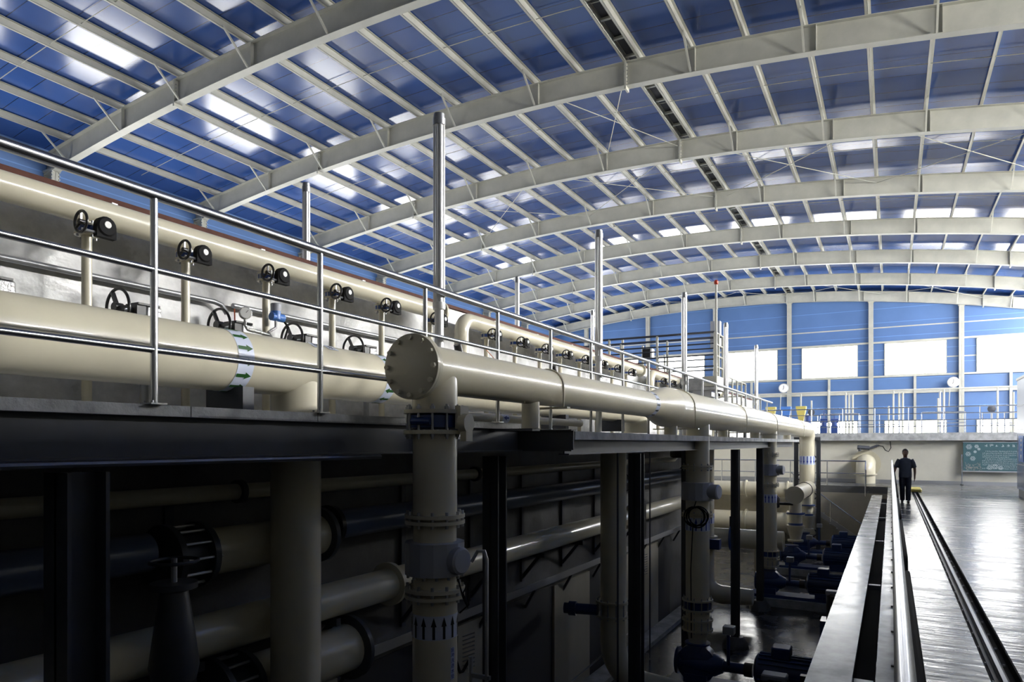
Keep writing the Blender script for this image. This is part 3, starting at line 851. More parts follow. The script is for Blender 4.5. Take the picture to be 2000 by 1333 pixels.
for i, y in enumerate(vy):
    if i < 6: lab = 'small blue-bodied valve with black handwheel, %s from the left under the near header pipe' % ORD[i]
    elif i < 14: lab = 'small blue valve with black wheel, %s from the left under the middle header pipe' % ORD[i - 6]
    else: lab = 'tiny dark valve with wheel, %s from the left under the far header pipe' % ORD[i - 14]
    o = vproto if i == 0 else dup(vproto, (0, 0, 0))
    o.location = (P3X, y, P3Z - .135); o['label'] = lab
    d = MB().tube([(0, 0, 0), (0, 0, 1.27)], .032, 16).build('drop_pipe', M_CREAM); d.location = (P3X, y, ST)
    wv = ('near header pipe', i) if i < 6 else (('middle header pipe', i - 6) if i < 14 else ('far header pipe', i - 14))
    tag(d, 'slim upright cream pipe below the %s valve from the left of the %s' % (ORD[wv[1]], wv[0]), 'pipe', 'slim upright pipes along the tank wall')
    if i > 0: d.data = bpy.data.objects['drop_pipe'].data

# large handwheels behind the main pipe
def make_wheel():
    t = thing('gear_operator', 'x', 'valve operator', (-4.85, 0, EYE + .97), 'large handwheels behind the big pipe')
    hw = MB().torus((0, 0, 0), (0, 1, 0), .135, .011, 32, 8)
    for k in range(3):
        g_ = PI / 2 + .5 + k * 2 * PI / 3
        hw.beam((0, 0, 0), (.132 * math.cos(g_), 0, .132 * math.sin(g_)), .016, .03, up=(0, 1, 0))
    hw.cyl((0, -.03, 0), (0, .03, 0), .035, n=16)
    hw.build('handwheel', M_BLACK, t)
    MB().tube([(0, 0, 0), (0, .12, 0)], .02, 10).build('shaft', M_GALV, t)
    MB().box(-.06, .07, .10, .17, -.07, .05).build('mount', M_BLACK, t)
    MB().box(-.06, .08, .17, .29, -.075, .035).build('gearbox', M_SILV, t, bevel=.01)
    MB().box(-.065, .085, .10, .27, .035, .05).build('lid', M_BLACK, t)
    MB().tube([(0, .2, -.07), (0, .2, -.76)], .03, 10).build('stem', M_GALV, t)
    return t
wp = make_wheel()
for i, (y, l) in enumerate(((2.0, 'black gear operator cut by the left edge of the photo'), (2.98, 'large black handwheel left of the first railing post'), (3.83, 'large black handwheel just above the right-pointing arrow tape'),
                            (4.62, 'large black handwheel left of the second railing post'), (5.45, 'large black handwheel above the left-pointing arrow tape'))):
    o = wp if i == 0 else dup(wp, (0, 0, 0))
    o.location = (-4.85, y, EYE + .97); o['label'] = l
# pressure gauge
t = thing('pressure_gauge', 'round pressure gauge with white dial above the big pipe', 'gauge', (-4.62, 3.9, EYE + 1.06))
MB().lathe((0, 0, 0), (.85, -.5, 0), [(-.025, .048), (.02, .05), (.024, .046)], 24).build('case', M_SILV, t)
dl = MB().lathe((.02, -.012, 0), (.85, -.5, 0), [(0, .042), (.003, .042)], 24).build('dial', M_WHITE, t)
MB().beam((.028, -.016, 0), (.036, 0.0, .022), .003, .003).build('needle', M_BLACK, dl)
MB().tube([(0, 0, -.045), (0, 0, -.10), (.01, .02, -.13), (.03, .12, -.14), (.03, .22, -.15), (.15, .22, -.31)], [.012, .012, .016, .016, .012, .012], 10).build('stem', M_SILV, t)
t = thing('transmitter', 'blue pressure transmitter with grey cap next to the pressure gauge', 'instrument', (-4.62, 4.22, EYE + 1.07))
MB().lathe((0, 0, -.01), (0, 0, 1), [(0, .04), (.07, .04)], 18).build('housing', M_BRIGHTB, t)
MB().lathe((0, -.02, .01), (0, 1, 0), [(-.03, .035), (.10, .035)], 16).build('terminal_head', M_BRIGHTB, t)
MB().lathe((0, 0, .06), (0, 0, 1), [(0, .042), (.06, .044), (.065, .04)], 18).build('cap', M_MGREY, t)
MB().tube([(0, 0, -.01), (0, 0, -.08), (0, -.08, -.13), (.14, -.08, -.31)], .012, 10).build('stem', M_SILV, t)
MB().tube([(0, .08, 0), (.0, .14, -.06), (0, .10, -.16), (0, -.02, -.26), (0, -.06, -.34)], .010, 8).build('cable', M_RUBBER, t)
for (y0, y1, l) in ((-3.0, 3.95, 'grey conduit on the wall left of the pressure gauge'), (4.08, 6.9, 'grey conduit on the wall right of the pressure gauge')):
    o = MB().tube([(-4.99, y0, EYE + 1.19), (-4.99, y1 - .06, EYE + 1.19), (-4.97, y1, EYE + 1.17), (-4.95, y1 + .04, EYE + 1.1)], .022, 10).build('wall_conduit', M_GALV); tag(o, l, 'conduit', 'wall conduits')
o = MB().tube([(-4.95, 3.99, EYE + 1.1), (-4.93, 4.03, EYE + 1.0), (-4.93, 4.04, EYE + .9), (-4.94, 4.06, EYE + 1.05), (-4.98, 4.09, EYE + 1.16)], .006, 6).build('loop_cable', M_ORANGE); tag(o, 'orange cable sagging between the two wall conduits', 'cable')
o = MB().tube([(-4.6, 7.25, EYE + 1.25), (-4.5, 7.45, EYE + 1.22), (-4.4, 7.6, EYE + 1.05), (-4.45, 7.55, EYE + .86), (-4.5, 7.35, EYE + .8)], .006, 6).build('loop_cable', M_ORANGE); tag(o, 'orange cable loop right of the tall near pole', 'cable')
# motor actuator behind the tall pole and the one further right
for (y, l) in ((7.05, 'black valve actuator hanging behind the tall near pole'), (9.75, 'black valve actuator with cable above the outer pipe')):
    t = thing('valve_actuator', l, 'actuator', (-4.62, y, EYE + 1.2))
    MB().tube([(0, 0, 0), (0, .06, -.14)], .05, 14).build('motor', M_BLACK, t)
    MB().box(-.05, .05, -.05, .06, -.25, -.14).build('gear_housing', M_BLACK, t, bevel=.01)
    MB().tube([(0, 0, -.25), (0, 0, -.9)], .03, 10).build('stem', M_GALV, t)
    MB().tube([(0, -.15, -.36), (.05, .1, -.38)], .055, 12).build('lower_motor', M_BLACK, t)

# ------------------------------------------------------------------ pit: pipes along the wall
t = thing('pit_pipe', 'thin cream pipe high in the pit just under the walkway', 'pipe', (-4.85, 10, EYE - .41))
MB().tube([(0, -13, 0), (0, 7.4, 0), (0, 7.6, .05), (0, 7.65, .25)], .068, 20).build('pipe_run', M_CREAM, t)
for y in (-6, -2.2, 2.6):
    MB().lathe((0, y, 0), (0, 1, 0), [(0, .10), (.05, .10)], 20).build('flange', M_BEAM, t)
MB().tube([(0, 7.2, .15), (.3, 7.2, .15)], .12, 12).build('valve_head', M_BLACK, t)
t = thing('pit_pipe', 'blue-grey pipe running along the pit wall between two cream pipes', 'pipe', (-4.70, 10, EYE - .79))
MB().tube([(0, -5.08, 0), (0, 2.6, 0)], .14, 28).build('pipe_run', M_PIPEB, t)
MB().tube([(0, 3.15, 0), (0, 9.0, 0)], .14, 28).build('pipe_run', M_PIPEB, t)
for y in (-5.08, 2.55, 3.1, 8.0):
    MB().lathe((0, y, 0), (0, 1, 0), [(0, .20), (.05, .20)], 28).build('flange', M_BLACK, t)
MB().lathe((0, 2.6, 0), (0, 1, 0), [(0, .15), (.15, .19), (.5, .19), (.55, .15)], 24).build('valve_body', M_BLACK, t)
MB().tube([(0, -12, 0), (0, -6.9, 0)], .14, 28).build('pipe_run', M_PIPEB, t)
t = thing('pit_pipe', 'lower cream pipe along the pit wall with bright streak of light', 'pipe', (-4.69, 10, EYE - 1.50))
MB().tube([(0, -12, 0), (0, 3.3, 0)], .165, 32).build('pipe_run', M_CREAM, t)
MB().tube([(0, 3.8, 0), (0, 8.6, 0)], .165, 32).build('pipe_run', M_CREAM, t)
for y in (3.25, 3.8, -4.2):
    MB().lathe((0, y, 0), (0, 1, 0), [(0, .23), (.05, .23)], 28).build('flange', M_CREAMD, t)
MB().lathe((0, 3.3, 0), (0, 1, 0), [(0, .17), (.1, .21), (.4, .21), (.5, .17)], 24).build('valve_body', M_BLACK, t)
MB().box(.1, .3, 3.4, 3.75, -.45, .35).build('gearbox', M_BLACK, t, bevel=.02)
# tee branches toward the viewer at far left, deep in shade
for (x, y, z, r, L, l) in ((-4.72, 3.55, EYE - .86, .185, 1.3, 'shaded flanged cream pipe end just left of the big down branch'), (-4.72, 3.95, EYE - 2.02, .23, 1.3, 'shaded wide cream pipe end with flange at the bottom left of the pit')):
    t = thing('branch_pipe', l, 'pipe', (x, y, z))
    MB().tube([(0, 0, 0), (0, L, 0)], r, 28).build('pipe_run', M_CREAM, t)
    MB().lathe((0, -.30, 0), (0, 1, 0), [(0, r * .9), (.28, r * .9)], 28).build('valve_body', M_BEAM, t)
    for yy in (-.02, -.30, L - .02):
        f = MB().lathe((0, yy, 0), (0, 1, 0), [(-.025, r * 1.38), (.025, r * 1.38)], 32).build('flange', M_BEAM, t)
    bolts((t, M_GALV), (0, -.02, 0), (0, 1, 0), r * 1.22, 12, -.30, .05, .012)
    if z < 0: MB().box(-.08, .08, .4, .56, PITZ - z, -r * .8).build('stand', M_BEAM, t)
    else: MB().box(-.32, 0, .4, .46, -.05, .05).build('wall_arm', M_BEAM, t)
t = thing('gate_valve', 'dark gate valve standing in the shade at far left of the pit', 'valve', (-4.25, 3.0, EYE - 1.6))
MB().lathe((0, 0, 0), (0, 0, 1), [(0, .14), (.1, .16), (.4, .12), (.6, .09), (.62, .15), (.66, .15)], 20).build('body', M_BEAM, t)
MB().torus((0, 0, .80), (0, 0, 1), .15, .012).build('handwheel', M_BEAM, t)
MB().tube([(0, 0, .6), (0, 0, .82)], .02, 8).build('stem', M_GALV, t)
MB().box(-.1, .1, -.1, .1, -2.9 + .0, 0).build('stand', M_BEAM, t)

# ledge / cable tray
t = thing('cable_tray', 'pale cable tray on brackets along the pit wall below the pipes', 'cable tray', (-4.95, 8, EYE - 2.25))
MB().box(-.07, .13, -13, 10.6, -.02, 0).build('tray_base', M_GALV, t)
MB().box(.12, .135, -13, 10.6, -.02, .09).build('tray_lip', M_GALV, t)
for k in range(16):
    y = -11 + k * 1.4
    MB().beam((-.07, y, -.32), (.10, y, -.03), .04, .04).build('bracket', M_BEAM, t)
for k in range(14):
    y = -5.5 + k * 1.5
    o = thing('pipe_bracket', 'dark triangular bracket holding the pit wall pipes', 'bracket', (-5.05, y, EYE - 1.7), 'pipe brackets on the pit wall')
    MB().beam((0, 0, -.42), (.32, 0, -.04), .05, .05).build('strut', M_BEAM, o)
    MB().box(0, .42, -.03, .03, -.05, .02).build('arm', M_BEAM, o)
    MB().box(0, .04, -.04, .04, -.45, 1.3).build('upright', M_BEAM, o)
# flat dark sheets: shade of the lower wall's door recesses put into colour
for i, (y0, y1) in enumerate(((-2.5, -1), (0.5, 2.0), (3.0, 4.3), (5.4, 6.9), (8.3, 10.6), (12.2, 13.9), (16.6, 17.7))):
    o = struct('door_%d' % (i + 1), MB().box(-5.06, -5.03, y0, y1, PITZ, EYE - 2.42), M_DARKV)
# lighter pilaster panels between
for i, (y0, y1) in enumerate(((4.3, 5.4), (6.9, 8.3), (10.6, 12.2), (13.9, 16.6))):
    struct('trim_%d' % (i + 20), MB().box(-5.06, -5.00, y0 + .02, y1 - .02, PITZ, EYE - 2.42), M_PITW)
for (y, l) in ((7.75, 'row of chain-like cable hooks on the pit wall under the tray, nearer one'), (15.2, 'row of cable hooks on the pit wall under the tray, farther one')):
    t = thing('cable_hooks', l, 'cable hooks', (-4.93, y, EYE - 3.0))
    for k in range(9):
        MB().beam((-.07, 0, -.02 + k * .055), (.06, .10, .03 + k * .055), .015, .015).build('hook', M_GALV, t)
    MB().tube([(0, -.25, .5), (0, -.27, .2), (.02, -.2, .02), (.0, -.1, .0), (.0, .05, .1)], .02, 8).build('cable', M_RUBBER, t)
# thin hanging rods
for (x, y, l) in ((-3.5, 9.6, 'thin dark pipe hanging from deck to pit floor in front of the pit pipes'), (-4.4, 14.0, 'thin dark pipe dropping beside the far pit pipes')):
    o = MB().tube([(x, y, PITZ + .02), (x, y, 1.84)], .016, 8).build('drain_pipe', M_DARKIN); tag(o, l, 'pipe')
o = MB().tube([(-3.3, 12.1, PITZ + .25), (-4.35, 12.1, PITZ + .25), (-4.45, 12.1, PITZ + .35), (-4.45, 12.1, 0.2)], .02, 8).build('drain_pipe', M_DARKIN); tag(o, 'thin dark L-shaped pipe bending to the foot of the second riser', 'pipe')
# safety rope / low rail in front of pit wall
o = MB().tube([(-4.2, 5.0, PITZ + .75), (-4.2, 12.8, PITZ + 1.05)], .014, 8).build('guide_cable', M_GALV); tag(o, 'thin taut cable slanting across the pit at bottom centre', 'cable')
struct('baseboard_pit', MB().box(-5.0, -4.62, YF, 19.3, PITZ, PITZ + .10), M_CONC)

# ------------------------------------------------------------------ pumps
def pump(x, y, lab, s=1.0):
    t = thing('pump', lab, 'pump', (x, y, PITZ), 'blue pumps in the pit')
    MB().box(-.55, 2.3, -.42, .42, 0, .22).build('plinth', M_CONC, t)
    MB().box(-.5, 2.25, -.30, .30, .22, .30).build('base_frame', M_PUMP, t)
    v = MB(); v.lathe((0, -.16, .62), (0, 1, 0), [(0, .24), (.05, .34), (.27, .34), (.32, .24)], 28)
    v.lathe((0, 0, .62), (1, 0, 0), [(-.35, .16), (.30, .20), (.45, .12)], 20)
    v.lathe((0, 0, .75), (0, 0, 1), [(0, .2), (.18, .16), (.20, .22), (.23, .22)], 24)
    v.build('casing', M_PUMP, t)
    f = MB().lathe((-.36, 0, .62), (1, 0, 0), [(0, .24), (.04, .24)], 24).build('suction_flange', M_PUMP, t)
    MB().box(-.2, .2, -.2, .2, .28, .45).build('foot', M_PUMP, t)
    MB().lathe((.45, 0, .62), (1, 0, 0), [(0, .09), (.35, .09)], 16).build('bearing_housing', M_PUMP, t)
    MB().lathe((.80, 0, .62), (1, 0, 0), [(0, .12), (.14, .12)], 16).build('coupling', M_BLACK, t)
    m = MB(); m.lathe((.98, 0, .66), (1, 0, 0), [(0, .20), (.04, .27), (.95, .27), (1.0, .22), (1.10, .22)], 24)
    for k in range(20):
        g = 2 * PI * k / 20
        m.beam((1.05, .28 * math.cos(g), .66 + .28 * math.sin(g)), (1.9, .28 * math.cos(g), .66 + .28 * math.sin(g)), .012, .05, up=(0, math.cos(g), math.sin(g)))
    m.build('motor', M_PUMP, t)
    MB().box(1.25, 1.55, -.16, .16, .90, 1.10).build('terminal_box', M_PUMP, t, bevel=.02)
    MB().box(1.2, 1.8, -.28, .28, .28, .45).build('motor_foot', M_PUMP, t)
    MB().tube([(.55, -.1, .68), (.55, -.1, 1.25)], .03, 8).build('vent_pipe', M_PUMP, t)
    MB().box(.47, .66, -.2, -.02, 1.22, 1.36).build('switch_box', M_GALV, t, bevel=.01)
    return t
pp = pump(-3.0, 12.3, 'dark blue pump set at the bottom of the photo, closest to the viewer')
for (y, l) in ((20.5, 'dark blue pump set in the middle under the slim riser'), (25.6, 'dark blue pump set at the back left of the pit'), (29.4, 'farthest dark blue pump set against the end wall of the pit')):
    dup(pp, (-3.0, y, PITZ), l)
for (x, y, l) in ((-1.45, 10.6, 'small black motor with grey cap at the bottom edge of the photo'), (-1.1, 17.2, 'small dark motor head beside the floor beam')):
    t = thing('sump_motor', l, 'motor', (x, y, PITZ))
    MB().box(-.3, .3, -.25, .25, 0, .5).build('base', M_PUMP, t)
    MB().lathe((0, 0, .5), (0, 0, 1), [(0, .19), (.55, .19), (.60, .15)], 16).build('motor', M_BLACK, t)
    MB().box(-.2, .15, -.12, .12, 1.06, 1.16).build('cap', M_MGREY, t, bevel=.02)
    MB().box(.32, .42, -.05, .05, .2, 1.2).build('junction_post', M_BLACK, t)
# discharge header behind: blind-ended pipe and its reducers
t = thing('discharge_pipe', 'short cream pipe with blind end above the back blue pump', 'pipe', (-2.9, 25.5, EYE - 1.79))
MB().tube([(0, 0, 0), (0, 4.6, 0)], .27, 32).build('pipe_run', M_CREAM, t)
MB().lathe((0, -.05, 0), (0, 1, 0), [(0, .31), (.05, .31)], 32).build('blind_end', M_CREAMD, t)
for y in (.25, 3.9):
    q = MB(); q.lathe((0, y, -.2), (0, 0, -1), [(0, .2), (.42, .2), (.43, .30), (.50, .30), (.51, .21), (.85, .21), (.86, .30), (.92, .30), (1.0, .26), (1.35, .17), (1.36, .26), (1.42, .26)], 28)
    q.build('outlet', M_CREAM, t)
    MB().lathe((0, y, -.62), (0, 0, -1), [(0, .31), (.05, .31)], 28).build('blue_flange', M_NAVY, t)
    MB().lathe((0, y, -.98), (0, 0, -1), [(0, .235), (.16, .235)], 28).build('valve_ring', M_NAVY, t)
MB().torus((0, 3.0, 0), (0, 1, 0), .29, .015, 24, 6).build('hoop', M_BEAM, t)
t = thing('actuator_cluster', 'dark motor actuator left of the blind-ended discharge pipe', 'actuator', (-3.55, 25.5, EYE - 2.0))
MB().box(-.16, .16, -.15, .15, -.25, .12).build('housing', M_BLACK, t, bevel=.03)
MB().torus((0, -.2, .05), (0, 1, 0), .17, .02, 20, 6).build('handwheel', M_BLACK, t)
MB().tube([(.1, 0, -.1), (.6, 0, -.1)], .05, 10).build('stem', M_BLACK, t)
# lattice frame under the end of the outer pipe
t = thing('pipe_trestle', 'dark braced steel frame holding the far end of the outer pipe', 'frame', (-3.0, 30.6, PITZ))
zt = EYE + .1 - PITZ
for x in (-.42, .42):
    mb = MB(); i_col(mb, x, 0, 0, zt, .16, .16); mb.build('leg', M_BEAM, t)
mb = MB().box(-.5, .5, -.09, .09, zt, zt + .14).build('cap_beam', M_BEAM, t)
for k in range(3):
    a = zt - k * 1.5
    MB().beam((-.42, -.05, a), (.42, -.05, a - .75), .07, .05).build('diagonal_brace', M_BEAM, t)
    MB().beam((.42, -.05, a - .75), (-.42, -.05, a - 1.5), .07, .05).build('diagonal_brace', M_BEAM, t)

# ------------------------------------------------------------------ back of the pit
for (z, r, l) in ((.15, .33, 'large beige pipe lying crosswise at the pit end, upper one'), (-1.35, .46, 'large beige pipe lying crosswise at the pit end, lower one')):
    t = thing('cross_pipe', l, 'pipe', (-6.3, 33.3, z - .35))
    MB().tube([(-2.6, 0, 0), (2.6, 0, 0)], r, 32).build('pipe_run', M_CREAM, t)
    for x in (-1.6, .4, 2.2):
        MB().lathe((x, 0, 0), (1, 0, 0), [(0, r * 1.2), (.06, r * 1.2)], 32).build('flange', M_CREAMD, t)
        if z < 0: MB().box(x - .6, x - .4, -.15, .15, PITZ - z + .35, -r * .8).build('stand', M_CREAM, t)
        else: MB().box(x - .6, x - .4, 0, .7, -.1, .1).build('wall_stub', M_CREAM, t)
for (x, y, z, r, l) in ((-7.6, 28.5, .35, .22, 'round cream pipe end in the gap left of a column, upper one'), (-7.6, 28.5, -.95, .26, 'round cream pipe end in the gap left of a column, lower one')):
    t = thing('pipe_stub', l, 'pipe', (x, y, z))
    MB().tube([(-1.4, 0, 0), (.9, 0, 0)], r, 28).build('pipe_run', M_CREAM, t)
    MB().lathe((.9, 0, 0), (1, 0, 0), [(0, r * 1.35), (.06, r * 1.35)], 28).build('end_flange', M_CREAMD, t)
t = thing('horizontal_pump_pipe', 'beige valve pipe with a hand lever behind the middle column', 'pipe', (-5.2, 24.3, -1.35))
MB().tube([(-1.6, 0, 0), (2.1, 0, 0)], .33, 32).build('pipe_run', M_CREAM, t)
MB().lathe((.4, 0, 0), (1, 0, 0), [(0, .42), (.12, .42)], 32).build('valve_ring', M_PUMP, t)
MB().box(.38, .52, -.1, .1, .4, .75).build('gearbox', M_BLACK, t)
MB().box(-1.2, -1.0, -.15, .15, PITZ + 1.35, -.3).build('stand', M_CREAM, t)
MB().box(1.2, 1.4, -.15, .15, PITZ + 1.35, -.3).build('stand', M_CREAM, t)
# stair into the pit along the end wall
t = thing('pit_stair', 'beige stair with landing going down along the end wall of the pit', 'stair', (-2.3, 33.4, PITZ))
for k in range(12):
    MB().box(-1.6 + k * .26, -1.6 + (k + 1) * .26, -.45, .45, 2.4 - .2 * (k + 1) - .06, 2.4 - .2 * (k + 1)).build('tread', M_CONC, t)
MB().prism([(-1.6, -.5, 2.35), (-1.6, -.5, 2.1), (1.5, -.5, -.1 + .1), (1.8, -.5, 0)], (0, .05, 0)).build('stringer', M_GALV, t)
MB().tube([(-1.6, -.5, 3.2), (1.4, -.5, .9), (2.0, -.5, .9)], .025, 8).build('handrail', M_STAIN, t)
for x, z0, z1 in ((-1.5, 2.2, 3.12), (0, 1.1, 1.97), (1.4, .02, .9), (2.0, 0, .9)):
    MB().tube([(x, -.5, z0), (x, -.5, z1)], .02, 8).build('post', M_STAIN, t)
# railing at far end of the pit
def railing(name, lab, p0, p1, H, nr, npst, r=.022, cat='railing', m=M_STAIN, grp=None):
    p0 = Vector(p0); p1 = Vector(p1)
    t = thing(name, lab, cat, p0, grp)
    d = p1 - p0
    MB().tube([(0, 0, H), (d.x, d.y, d.z + H)], r, 10).build('top_rail', m, t)
    for k in range(nr):
        h = H * (k + 1) / (nr + 1)
        MB().tube([(0, 0, h), (d.x, d.y, d.z + h)], r * .7, 8).build('middle_rail', m, t)
    for k in range(npst):
        q = d * (k / (npst - 1))
        MB().tube([(q.x, q.y, q.z), (q.x, q.y, q.z + H)], r * .95, 8).build('post', m, t)
    return t
railing('pit_end_railing', 'stainless two-rail railing along the far edge of the pit', (-8.7, 34.1, 0), (-.97, 34.1, 0), 1.1, 1, 6, .028)
railing('pit_side_railing', 'short stainless railing end turning at the pit stair', (-.97, 34.1, 0), (-.95, 32.9, -.35), 1.1, 1, 2, .028)

# ------------------------------------------------------------------ right side: floor edge
t = thing('pit_edge_beam', 'long pale stone-topped beam beside the floor edge over the pit', 'beam', (-.44, 12, 0))
MB().box(-.165, .165, -18, 16.6, -.06, 0).build('top_slab', M_LEDGE, t)
MB().box(-.10, .10, -18, 16.6, -.45, -.06).build('web', M_BEAM, t)
for y in (-9.5, -5.5, -1, 4, 9, 14):
    MB().box(.165, .31, y - .05, y + .05, -.16, -.10).build('tie_bracket', M_GALV, t)
o = MB().box(-.34, -.115, -6.5, 33.8, -.62, -.50).build('gap_dark_strip', M_RUBBER); tag(o, 'black strip added to darken the gap between the beam and the floor edge', 'dark strip')  # black box added so the gap over the glossy pit floor stays dark
t = thing('edge_kerb', 'narrow pale kerb strip under the near handrail', 'kerb', (0, 12, 0))
MB().box(-.105, .035, -18, 22, .001, .03).build('kerb_stone', M_LEDGE, t)
for k in range(24):
    y = -9 + k * 1.2
    MB().box(-.0, .03, y - .02, y + .02, .03, .045).build('bolt_plate', M_BLACK, t)
# near handrail with dark infill frames
t = thing('floor_railing', 'thick stainless handrail with dark infill panels at the pit edge, right', 'railing', (.04, 5.1, .0))
HZ = 1.16
MB().tube([(0, -7.0, HZ), (0, 28.8, HZ)] + arc((0, 28.8, HZ - .08), (0, 0, 1), (0, 1, 0), .08, 0, PI / 2, 5)[1:] + [(0, 28.88, .02)], .031, 24).build('handrail', M_STAIN, t)
YS = [-6.3 + 3.72 * k for k in range(10)]
for y in YS:
    MB().tube([(0, y - .12, .01), (0, y - .12, HZ)], .02, 10).build('post', M_STAIN, t)
    x = .062
    pts = []
    for (cy, cz, t0) in ((y + .18, .98 - .18, PI), (y + 3.3 - .18, .98 - .18, PI / 2), (y + 3.3 - .1, .22, 0), (y + .1, .22, -PI / 2)):
        rr = .18 if cz > .5 else .1
        for k in range(6):
            g = t0 - PI / 2 * k / 5
            pts.append((x, cy + rr * math.cos(g), cz + rr * math.sin(g)))
    fr = MB().tube(pts, .018, 8, closed=True).build('infill_frame', M_RUBBER, t)
    MB().prism([(p[0] - .004, p[1], p[2]) for p in pts], (.008, 0, 0)).build('infill_sheet', M_RUBBER, fr)
# rail in the floor groove
t = thing('floor_rail', 'dark steel rail sunk in a groove of the hall floor', 'rail', (.81, 12, -.09))
MB().box(-.055, .055, -19, 18.9, 0, .012).build('rail_foot', M_BEAM, t)
MB().box(-.022, .022, -19, 18.9, .012, .070).build('rail_head', M_DARKIN, t, bevel=.006)
for s in (-.105, .105):
    MB().box(s - .006, s + .006, -19, 18.9, .0, .0915).build('groove_edge', M_RUBBER, t)
MB().box(-.099, .099, -19, 18.9, -.0005, .004).build('groove_black_strip', M_RUBBER, t)  # black filler strip that darkens the groove bottom
cl = None
for k in range(48):
    for q in (-.07, .07):
        if cl is None:
            cl = MB().cyl((0, 0, .0), (0, 0, .022), .012, n=6).build('clip', M_GALV, t); c2 = cl
        else:
            c2 = cl.copy(); C.objects.link(c2)
        c2.location = (q, -9 + k * .56, 0)
o = MB().box(.55, 1.05, 31.05, 32.4, .001, .12).build('rail_stop', M_YEL, bevel=.03); tag(o, 'pale yellow end block of the floor rail behind the walking person', 'rail stop')

# tall cabinet at the right edge
t = thing('control_cabinet', 'tall blue and white glossy cabinet cut by the right edge of the photo', 'cabinet', (3.95, 30.3, 0))
MB().box(.05, 1.6, -6.0, -.02, 0, .28).build('plinth', M_STEEL, t)
MB().box(0, 1.65, -6.05, 0, .28, 2.35).build('lower_body', M_CABB, t)
MB().box(0, 1.65, -6.05, 0, 2.36, 4.12).build('upper_body', M_CABW, t)
MB().box(-.03, 1.7, -6.1, .03, 4.12, 4.2).build('top_trim', M_STEEL, t)
for y in (-1.6, -3.2, -4.8):
    MB().box(-.012, 0, y - .01, y + .01, .3, 4.1).build('seam_strip', M_GALV, t)
for z in (1.15, 3.2):
    MB().box(-.012, 0, -6.05, 0, z - .015, z + .015).build('seam_strip', M_GALV, t)
pn = MB().box(-.03, 0, -1.55, -.55, 1.25, 2.15).build('sign_panel', M_BRIGHTB, t)
for k in range(3):
    MB().box(-.036, -.03, -1.25 + .0, -1.0, 1.95 - k * .16, 2.03 - k * .16).build('sign_mark', M_WHITE, pn)
MB().prism([(-.036, -1.2, 1.5), (-.036, -.95, 1.5), (-.036, -1.07, 1.33)], (.006, 0, 0)).build('sign_mark', M_WHITE, pn)

# chalkboard
t = thing('chalkboard', 'green chalkboard on a metal stand covered with chalk flowers and writing', 'chalkboard', (2.85, 37.0, 0))
W, z0, z1 = 2.35, .66, 1.93
bd = MB().box(0, W, .0, .03, z0, z1).build('board', M_BOARD, t)
MB().box(-.03, W + .03, -.02, .04, z0 - .05, z0).build('ledge', M_GALV, t)
MB().box(-.03, W + .03, -.01, .04, z1, z1 + .03).build('top_frame', M_GALV, t)
for x in (-.05, W + .05):
    MB().tube([(x, .02, 0), (x, .02, z1 * .72)], .025, 8).build('leg', M_STAIN, t)
    MB().box(x - .04, x + .04, -.25, .25, 0, .05).build('foot', M_BLACK, t)
mb = MB()
def stroke(mb, x, z, dx, dz, w=.007):
    mb.beam((x, -.002, z), (x + dx, -.002, z + dz), w, .003, up=(0, 1, 0))
def glyph(mb, x, z, s, w):
    for _ in range(5):
        if R.random() < .5: stroke(mb, x + R.random() * .2 * s, z + R.random() * s, s * (.5 + .4 * R.random()), 0, w)
        else: stroke(mb, x + R.random() * s * .8, z + .1 * s, R.uniform(-.2, .2) * s, s * (.5 + .4 * R.random()), w)
for k in range(7):
    glyph(mb, .80 + k * .20, z1 - .20, .12, .012)
for row in range(10):
    x = .72 + (.1 if row in (0, 4) else 0)
    xe = {3: 1.7, 7: 2.2, 8: 2.0}.get(row, 2.26)
    if row == 8: x = 1.5
    while x < xe:
        glyph(mb, x, z1 - .42 - row * .085, .048, .006); x += .062
mb.build('chalk_writing', M_CHALK, bd)
mb = MB()
def flower(mb, x, z, s):
    for k in range(6):
        g = 2 * PI * k / 6
        mb.torus((x + s * math.cos(g), -.002, z + s * math.sin(g)), (0, 1, 0), s * .48, .009, 10, 4)
for (x, z, s) in ((.35, z1 - .2, .10), (.3, z1 - .52, .09), (.6, z1 - .72, .09), (.85, z1 - .18, .07), (1.0, z1 - .3, .05), (.75, z1 - .42, .05), (1.7, z0 + .16, .09), (2.05, z0 + .2, .10), (2.4, z0 + .15, .08)):
    mb = MB(); flower(mb, x * .57 + .02, z, s * .72); mb.build('chalk_flower', M_CHALK, bd)
mb = MB()
for k in range(60):
    a = R.uniform(0, 2 * PI); stroke(mb, R.uniform(.07, .68), z0 + R.uniform(.04, .3), .09 * math.cos(a), .09 * math.sin(a), .008)
mb.build('chalk_leaves', M_CHALKP, bd)

